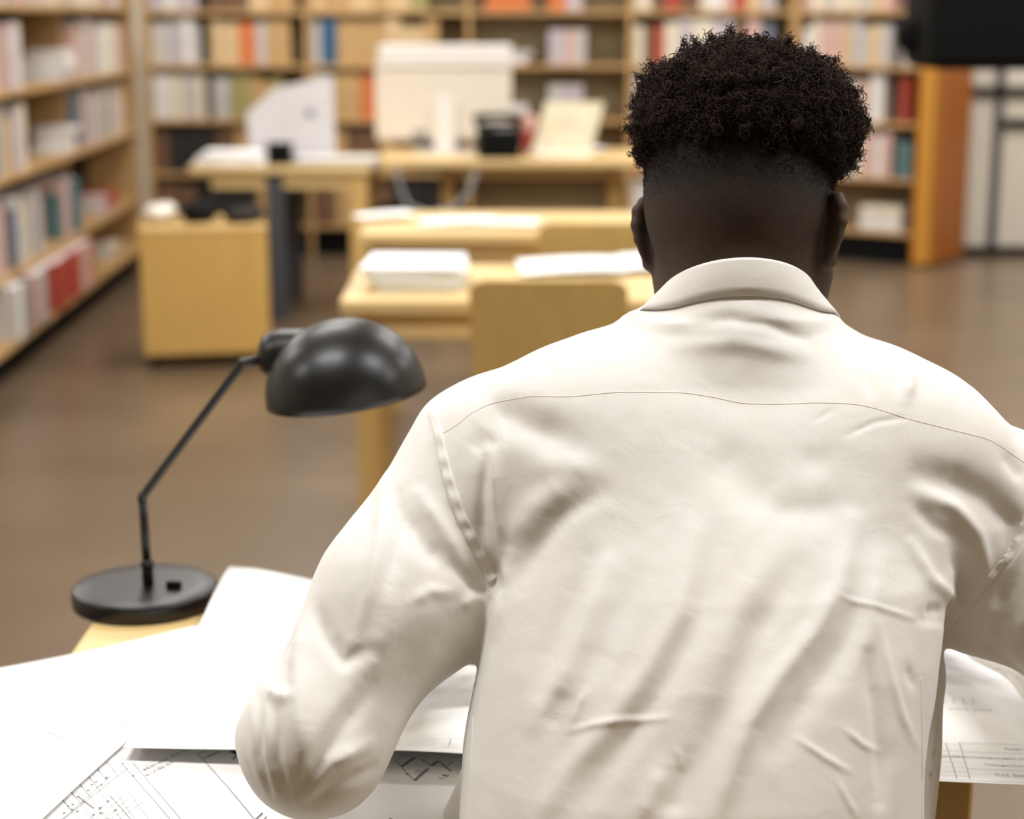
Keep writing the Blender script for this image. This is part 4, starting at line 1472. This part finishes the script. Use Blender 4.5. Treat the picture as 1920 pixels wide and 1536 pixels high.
# computer tower and cables under the back table
def tower():
    c = at_y(752, 420, DB[2] + .35)
    t = empty('computer_tower', (c[0], DB[2] + .35, 0))
    box('case', (-.13, -.25, .02), (.13, .22, .46), M['blackmatte'], t, .006, 2)
    box('front_panel', (-.12, -.258, .04), (.12, -.25, .45), M['darkgrey'], t, .003)
    for sx in (-1, 1): box('foot', (sx * .10 - .02, -.2, 0), (sx * .10 + .02, .18, .02), M['blackmatte'], t, .003)
    tag(t, 'black computer case on the floor under the back centre table', 'computer')
    pts = [at_y(x, y, DB[2] - .02) for x, y in ((742, 312), (748, 345), (762, 385), (800, 402), (850, 392), (880, 360), (892, 322))]
    P_ = []
    for i in range(len(pts) - 1):
        for k in range(6): P_.append(pts[i] * (1 - k / 6) + pts[i + 1] * k / 6)
    P_ = np.array(P_ + [pts[-1]])
    for _ in range(4): P_[1:-1] = (P_[:-2] + P_[1:-1] * 2 + P_[2:]) / 4
    o = tube('power_cable', P_, .012, M['grey'], None, 8)
    tag(o, 'pale cable hanging in a loop below the back centre table', 'cable')
tower()

# ---------------------------------------------------------------- mobile cabinet
pc = at_z(272, 664, .055); pr = at_z(506, 664, .055)
cw = (pr[0] - pc[0]) / 2
top_c = at_y(390, 428, pc[1])[2]
cab = empty('drawer_cabinet', ((pc[0] + pr[0]) / 2 - .05, pc[1] + .27, 0), math.radians(11))
box('body', (-cw + .004, -.26, .058), (cw - .004, .22, top_c - .022), M['birch_end'], cab, .003)
fr = box('front_panel', (-cw, -.28, .055), (cw, -.26, top_c - .024), wood('cabinet_front', (206, 166, 92), .5, .05, 2), cab, .004)
box('top_board', (-cw, -.28, top_c - .022), (cw, .22, top_c), M['birch_end'], cab, .003)
for sx in (-1, 1):
    for sy in (-1, 1):
        w = lathe('castor', [(.012, -.012), (.025, -.010), (.025, .010), (.012, .012)], M['blackmatte'], cab, 16, Matrix.Translation((sx * (cw - .05), sy * .18, .0255)) @ Matrix.Rotation(math.pi / 2, 4, 'Y'))
tag(cab, 'low birch cabinet on castors standing left, in front of the back table', 'cabinet')
zc = top_c
for nm, px, w, d, h, m, lab in (
    ('cloth_bundle', 296, .07, .12, .075, 'cream', 'lumpy pale bundle on the left end of the birch cabinet'),
    ('desk_bag', 372, .08, .14, .085, 'blackmatte', 'black soft bag in the middle of the birch cabinet top'),
    ('desk_bag', 455, .09, .15, .06, 'backpanel', 'dark brown flat bag on the right of the birch cabinet top')):
    c = at_y(px, 415, pc[1] + .2)
    Fb = Field((-w - .03, -d - .03, -.02), (w + .03, d + .03, h + .06), .012)
    Fb.ell((0, 0, h * .45), (w * .9, d * .9, h * .5), .02); Fb.ell((w * .35, .02, h * .6), (w * .5, d * .6, h * .42), .02); Fb.ell((-w * .4, -.03, h * .45), (w * .5, d * .5, h * .5), .02)
    v, q = Fb.mesh(1); v[:, 2] = np.maximum(v[:, 2], 0)
    o = np_mesh(nm, v, q, M[m]); o.location = (c[0], pc[1] + .26, zc)
    tag(o, lab, 'bundle' if nm == 'cloth_bundle' else 'bag')

# ---------------------------------------------------------------- bookcases and books
PAL = [('ivory', (206, 195, 174)), ('pale grey', (178, 173, 168)), ('white', (210, 206, 200)), ('dusty pink', (194, 160, 148)),
       ('beige', (198, 170, 128)), ('tan', (178, 144, 96)), ('grey', (140, 138, 134)), ('slate blue', (104, 112, 124)),
       ('brown', (104, 76, 54)), ('red', (160, 64, 48)), ('orange', (196, 110, 60)), ('teal', (84, 112, 112)),
       ('lavender', (176, 164, 168)), ('black', (36, 34, 32)), ('blue', (40, 84, 116)), ('olive', (150, 140, 90))]
PMAT = {n: plain('book_cover_' + n.replace(' ', '_'), c, .55, .35, .06, 12) for n, c in PAL}
def book_mesh(th, h, d):
    """spine toward -y, standing on z = 0, x = thickness"""
    bm = bmesh.new()
    b = .003
    add_box(bm, (-th / 2, 0.004, 0), (-th / 2 + b, d, h)); add_box(bm, (th / 2 - b, 0.004, 0), (th / 2, d, h))
    vs = [bm.verts.new(x) for x in ((-th / 2, .004, 0), (-th / 4, 0, 0), (th / 4, 0, 0), (th / 2, .004, 0), (-th / 2, .004, h), (-th / 4, 0, h), (th / 4, 0, h), (th / 2, .004, h), (-th / 2, .007, 0), (th / 2, .007, 0), (-th / 2, .007, h), (th / 2, .007, h))]
    for f in ((0, 1, 5, 4), (1, 2, 6, 5), (2, 3, 7, 6), (4, 5, 6, 7, 11, 10), (8, 9, 3, 2, 1, 0)): bm.faces.new([vs[i] for i in f])
    add_box(bm, (-th / 2 + b, .007, .004), (th / 2 - b, d - .006, h - .004), mat=1)
    bmesh.ops.recalc_face_normals(bm, faces=bm.faces)
    me = bpy.data.meshes.new('book'); bm.to_mesh(me); bm.free()
    me.materials.append(PMAT['ivory']); me.materials.append(M['paper2'])
    return me
BM = {}
def new_book(th, h, d, colour):
    key = (round(th, 3), round(h, 3), round(d, 3))
    if key not in BM: BM[key] = book_mesh(*key)
    o = bpy.data.objects.new('book', BM[key]); COL.objects.link(o)
    o.material_slots[0].link = 'OBJECT'; o.material_slots[0].material = PMAT[colour]
    return o
SIZES = [(.030, .24, .17), (.040, .26, .19), (.050, .23, .17), (.060, .27, .20), (.035, .21, .15), (.070, .25, .20), (.045, .28, .20)]
n_books = [0]
def bookcase(name, org, ang, bays, bay_w, levels, depth, label, wood_, back, top_board=True, height=None, bottom_extra=0.0, end_mat=None, up_in=0.0):
    """front edge starts at org and runs along ang; local y goes back into the case"""
    t = empty(name, (org[0], org[1], 0), ang)
    Wd = bays * bay_w; hh = height or levels[-1] + .36
    for i in range(bays + 1):
        box('upright', (i * bay_w - .014, up_in if 0 < i < bays else 0, 0), (i * bay_w + .014, depth, hh), (end_mat if (end_mat and i == bays) else wood_), t, .002)
    for z in levels:
        for i in range(bays):
            ex = bottom_extra if z == levels[0] else 0
            box('shelf', (i * bay_w + .014, -ex, z - .024), ((i + 1) * bay_w - .014, depth - .012, z), wood_, t, .002)
    box('back_panel', (0, depth - .012, .05), (Wd, depth, hh), back, t, 0)
    box('plinth', (.014, .04, 0), (Wd - .014, .055, levels[0] - .024), M['blackmatte'], t, 0)
    if top_board:
        box('top_board', (-.014, 0, hh), (Wd + .014, depth, hh + .025), wood_, t, .002)
    tag(t, label, 'bookcase')
    return Matrix.Translation((org[0], org[1], 0)) @ Matrix.Rotation(ang, 4, 'Z')
def fill(Mx, x0, x1, z, case, shelf_name, rng, pal, gap=.0, tall=1.0, inset=.02, maxh=.272, wide=1.0, lean_end=True):
    """a row of standing books from x0 to x1 on a shelf; each its own object"""
    x = x0; k = 0
    while True:
        th, h, d = SIZES[rng.randint(len(SIZES))]
        th *= wide; h = min(h * tall, maxh)
        if x + th > x1: break
        colr = pal[rng.randint(len(pal))]
        o = new_book(th, h, d, colr)
        lean = 0
        o.matrix_world = Mx @ Matrix.Translation((x + th / 2, inset + rng.uniform(0, .02), z + .0005)) @ Matrix.Rotation(lean, 4, 'Y')
        ordn = ORD[k] if k < 20 else 'twenty-' + ORD[k - 20]
        tag(o, '%s book, %s from left, %s, %s' % (colr, ordn, shelf_name, case), 'book', 'books in the library bookcases')
        n_books[0] += 1; k += 1
        x += th + .0015 + (rng.uniform(0, gap) if gap else 0)
def pile(Mx, x, z, n, case, shelf_name, rng, pal, where):
    zz = z
    for i in range(n):
        th, h, d = SIZES[rng.randint(len(SIZES))]
        colr = pal[rng.randint(len(pal))]
        o = new_book(th, h, d, colr)
        o.matrix_world = Mx @ Matrix.Translation((x - h / 2 + rng.uniform(-.01, .01), .02, zz + th / 2 + .0005)) @ Matrix.Rotation(math.pi / 2, 4, 'Y') @ Matrix.Rotation(rng.uniform(-.06, .06), 4, 'X')
        tag(o, '%s book lying flat, %s in the pile, %s, %s' % (colr, ORD[i] if i else 'lowest', shelf_name, case), 'book', 'books in the library bookcases')
        n_books[0] += 1
        zz += th + .001
PALE = ['ivory', 'pale grey', 'white', 'dusty pink', 'lavender', 'ivory', 'pale grey', 'white', 'beige', 'dusty pink', 'grey', 'slate blue']
WARM = ['tan', 'beige', 'tan', 'beige', 'olive', 'brown', 'ivory', 'tan', 'orange', 'beige', 'pale grey']
MIXED = ['ivory', 'white', 'pale grey', 'dusty pink', 'red', 'beige', 'white', 'brown', 'orange', 'ivory', 'slate blue', 'lavender']
rng = np.random.RandomState(4)
# left bookcase, running away from us along the left side
A = np.array([-2.01, 6.95]); dv = np.array([-.0384, 1.0]); dv /= np.linalg.norm(dv); Lv = 3.15
START = A[:2] - dv * 1.2
BW = (Lv + 1.2) / 3
ang = math.atan2(dv[1], dv[0])
LV_L = [.157, .398, .784, 1.12, 1.46]
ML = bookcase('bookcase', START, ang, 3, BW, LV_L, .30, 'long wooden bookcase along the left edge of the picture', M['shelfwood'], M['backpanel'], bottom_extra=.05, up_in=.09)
sn = ['lowest shelf', 'second shelf up', 'third shelf up', 'fourth shelf up', 'top shelf']
LC = 'left bookcase'
for k, z in enumerate(LV_L):
    for b in range(1, 4):
        x0 = [0, 1.10, BW, 2 * BW][b] + .02; x1 = [0, BW, 2 * BW, 3 * BW][b] - .02
        nm = sn[k] + ', %s bay' % ['nearest', 'nearest', 'middle', 'farthest'][b]
        w_ = 1.7
        mh = .21 if k == 0 else .29
        if (k, b) in ((3, 2), (2, 2)):
            pile(ML, x1 - .18, z, 3, LC, nm, rng, ['ivory', 'white', 'white', 'pale grey'], 'at the right end')
            fill(ML, x0, x0 + (x1 - x0) * .28, z, LC, nm, rng, PALE, maxh=mh, wide=w_)
        elif (k, b) == (1, 2):
            fill(ML, x0, x0 + (x1 - x0) * .40, z, LC, nm, rng, PALE, maxh=mh, wide=w_)
            fill(ML, x0 + (x1 - x0) * .66, x1, z, LC, nm + ' after gap', rng, ['lavender', 'dusty pink', 'teal', 'slate blue'], maxh=mh, wide=w_)
        elif (k, b) == (0, 3):
            pile(ML, (x0 + x1) / 2, z, 2, LC, nm, rng, ['ivory', 'beige'], 'in the middle')
        elif (k, b) == (0, 2):
            fill(ML, x0, x1 - .1, z, LC, nm, rng, ['red', 'dusty pink', 'lavender', 'orange', 'pale grey', 'red'], maxh=mh, wide=w_, inset=-.06)
        elif (k, b) == (1, 3):
            pile(ML, (x0 + x1) / 2, z, 3, LC, nm, rng, ['dusty pink', 'ivory', 'red'], 'in the middle')
        else:
            fill(ML, x0, x1 - (.1 if b == 3 else .03), z, LC, nm, rng, PALE, maxh=mh, wide=w_, inset=(-.06 if k == 0 else .02))
# back bookcase across the far wall
YB = 10.55
bx0 = at_y(282, 300, YB)[0]; bx1 = at_y(1478, 300, YB)[0]
LV_B = [.19, .50, .815, 1.135, 1.445]
NB = 4
MB_ = bookcase('bookcase', (bx0, YB), 0, NB, (bx1 - bx0) / NB, LV_B, .30, 'wide wooden bookcase across the back of the room behind the computers', M['shelfwood'], M['backlight'])
BWB = (bx1 - bx0) / NB
BC = 'back bookcase'
bayn = ['leftmost', 'second', 'third', 'rightmost']
for k, z in enumerate(LV_B):
    for b in range(NB):
        x0 = b * BWB + .02; x1 = (b + 1) * BWB - .02
        nm = sn[k] + ', %s bay' % bayn[b]
        pal = WARM if b < 2 else MIXED
        if k == 0 and b == 2: continue                     # hidden behind tables: nothing shows there
        if k < 2 and b < 2:
            fill(MB_, x0, x1 - .05, z, BC, nm, rng, ['brown', 'black', 'brown', 'tan', 'black'], wide=2.8, tall=1.05)
            continue
        if b == 2:
            if k >= 2:
                pile(MB_, x0 + .22, z, 2, BC, nm, rng, ['pale grey', 'white', 'orange'], 'at the left end')
                fill(MB_, x0 + .45, x0 + .68, z, BC, nm, rng, ['pale grey', 'dusty pink', 'lavender', 'orange'], wide=1.4, maxh=.2)
            continue
        if b == 0:
            fill(MB_, x0, x0 + .32, z, BC, nm, rng, ['pale grey', 'lavender', 'white', 'ivory'], wide=1.3)
            fill(MB_, x0 + .36, x1 - .04, z, BC, nm + ' after pale books', rng, WARM, wide=2.0, tall=1.05)
        else:
            fill(MB_, x0, x1 - (.12 if b == 1 else .05), z, BC, nm, rng, pal, wide=2.0 if b == 1 else 1.7, tall=1.05)
bpy.context.view_layer.update()
bxx = at_y(634, 60, YB)[0]
cand = [o for o in COL.objects if o.name.startswith('book') and o.type == 'MESH' and abs(o.matrix_world.translation.z - LV_B[3]) < .01 and abs(o.matrix_world.translation.y - YB) < .08]
o = min(cand, key=lambda q_: abs(q_.matrix_world.translation.x - bxx))
o.material_slots[0].material = PMAT['blue']
tag(o, 'single blue book among tan books of the back bookcase')
# right bookcase, turned toward us, with an orange end panel
aR = -math.radians(33)
o0 = np.array([bx1 + .02, YB - .02])
for L in np.arange(.6, 2.2, .01):
    e = o0 + np.array([math.cos(aR), math.sin(aR)]) * L
    if project((e[0], e[1], .6))[0] > 1716: break
LV_R = [.19, .50, .815, 1.135, 1.445]
MR = bookcase('bookcase', o0, aR, 1, L, LV_R, .34, 'bookcase at the right with an orange end panel, turned toward the room', M['shelfwood'], M['backlight'], end_mat=M['orange'])
rc = [c_ for c_ in bpy.data.objects if c_.name.startswith('bookcase')][-1]
box('end_panel', (L + .014, -.03, 0.02), (L + .13, .02, LV_R[-1] + .38), wood('amber_wood', (184, 128, 44), .5, .05, 2), rc, .003)
box('end_panel', (L + .10, -.03, 0.02), (L + .135, .50, LV_R[-1] + .38), M['orange'], rc, .003)
for k, z in enumerate(LV_R):
    nm = sn[k]
    if k == 0:
        pile(MR, L - .22, z, 2, 'right bookcase', nm, rng, ['white', 'ivory'], 'at the right end')
    else:
        fill(MR, .03, L - .14, z, 'right bookcase', nm, rng, ['white', 'ivory', 'dusty pink', 'pale grey', 'beige', 'white'], wide=1.35)
        fill(MR, L - .13, L - .02, z, 'right bookcase orange end', nm, rng, [['red', 'red'], ['pale grey', 'teal'], ['red', 'red'], ['pale grey', 'white'], ['white', 'dusty pink']][k] if k != 1 else ['pale grey', 'teal'], wide=1.2)
print('BOOKS', n_books[0])

# ---------------------------------------------------------------- white partition at the right
YP = at_z(1860, 472, 0.02)[1]
pa = at_y(1806, 300, YP)[0]
par = empty('partition_screen', (pa, YP, 0))
zz = at_y(1860, 480, YP)[2]
pw = at_y(1868, 300, YP)[0] - pa
box('panel', (.01, .02, .05), (pw - .02, .04, 2.2), M['partition'], par, .002)
box('panel', (pw + .03, .02, .05), (pw + 1.1, .04, 2.2), M['partition'], par, .002)
box('post', (pw - .02, 0, 0), (pw + .03, .06, 2.25), M['darkgrey'], par, .004)
box('post', (-.03, .0, 0), (.01, .06, 2.25), M['grey'], par, .004)
box('post', (pw + 1.1, 0, 0), (pw + 1.15, .06, 2.25), M['darkgrey'], par, .004)
for y_, x_ in ((172, 0.01), (232, pw + .02)):
    zr = at_y(1860, y_, YP)[2]
    box('rail', (x_ + (.02 if x_ < .1 else 0), -.01, zr - .03), (pw + 1.1, .02, zr + .03), M['backpanel'], par, .003)
box('foot_rail', (0, -.02, 0), (pw + 1.15, .08, .05), M['blackmatte'], par, .004)
tag(par, 'white panel partition with grey posts and dark rails at the right edge', 'partition')

# ---------------------------------------------------------------- black fixture hanging in the upper right corner
YF = 6.0
c1 = at_y(1680, 128, YF); c2 = at_y(2080, -160, YF)
fx = empty('hanging_fixture', ((c1[0] + c2[0]) / 2, YF, c1[2]))
a = (c2[0] - c1[0]) / 2; h = c2[2] - c1[2]
bm = bmesh.new()
add_box(bm, (-a + .06, -.22, 0), (a, .22, h), .05, 4)
bm_obj('housing', bm, M['blackmatte'], fx, True)
bm = bmesh.new()
zc_ = at_y(1680, 65, YF)[2] - c1[2]
lathe('side_knob', [(.03, -.05), (.055, -.035), (.062, 0), (.055, .035), (.03, .05)], M['blackmatte'], fx, 24, Matrix.Translation((-a + .055, 0, zc_)) @ Matrix.Rotation(math.pi / 2, 4, 'X'))
tube('hanger', [(0, 0, h - .01), (0, 0, CEILING_Z - c1[2])], .02, M['blackmatte'], fx, 12)
tag(fx, 'large black fixture hanging into the upper right corner', 'fixture')
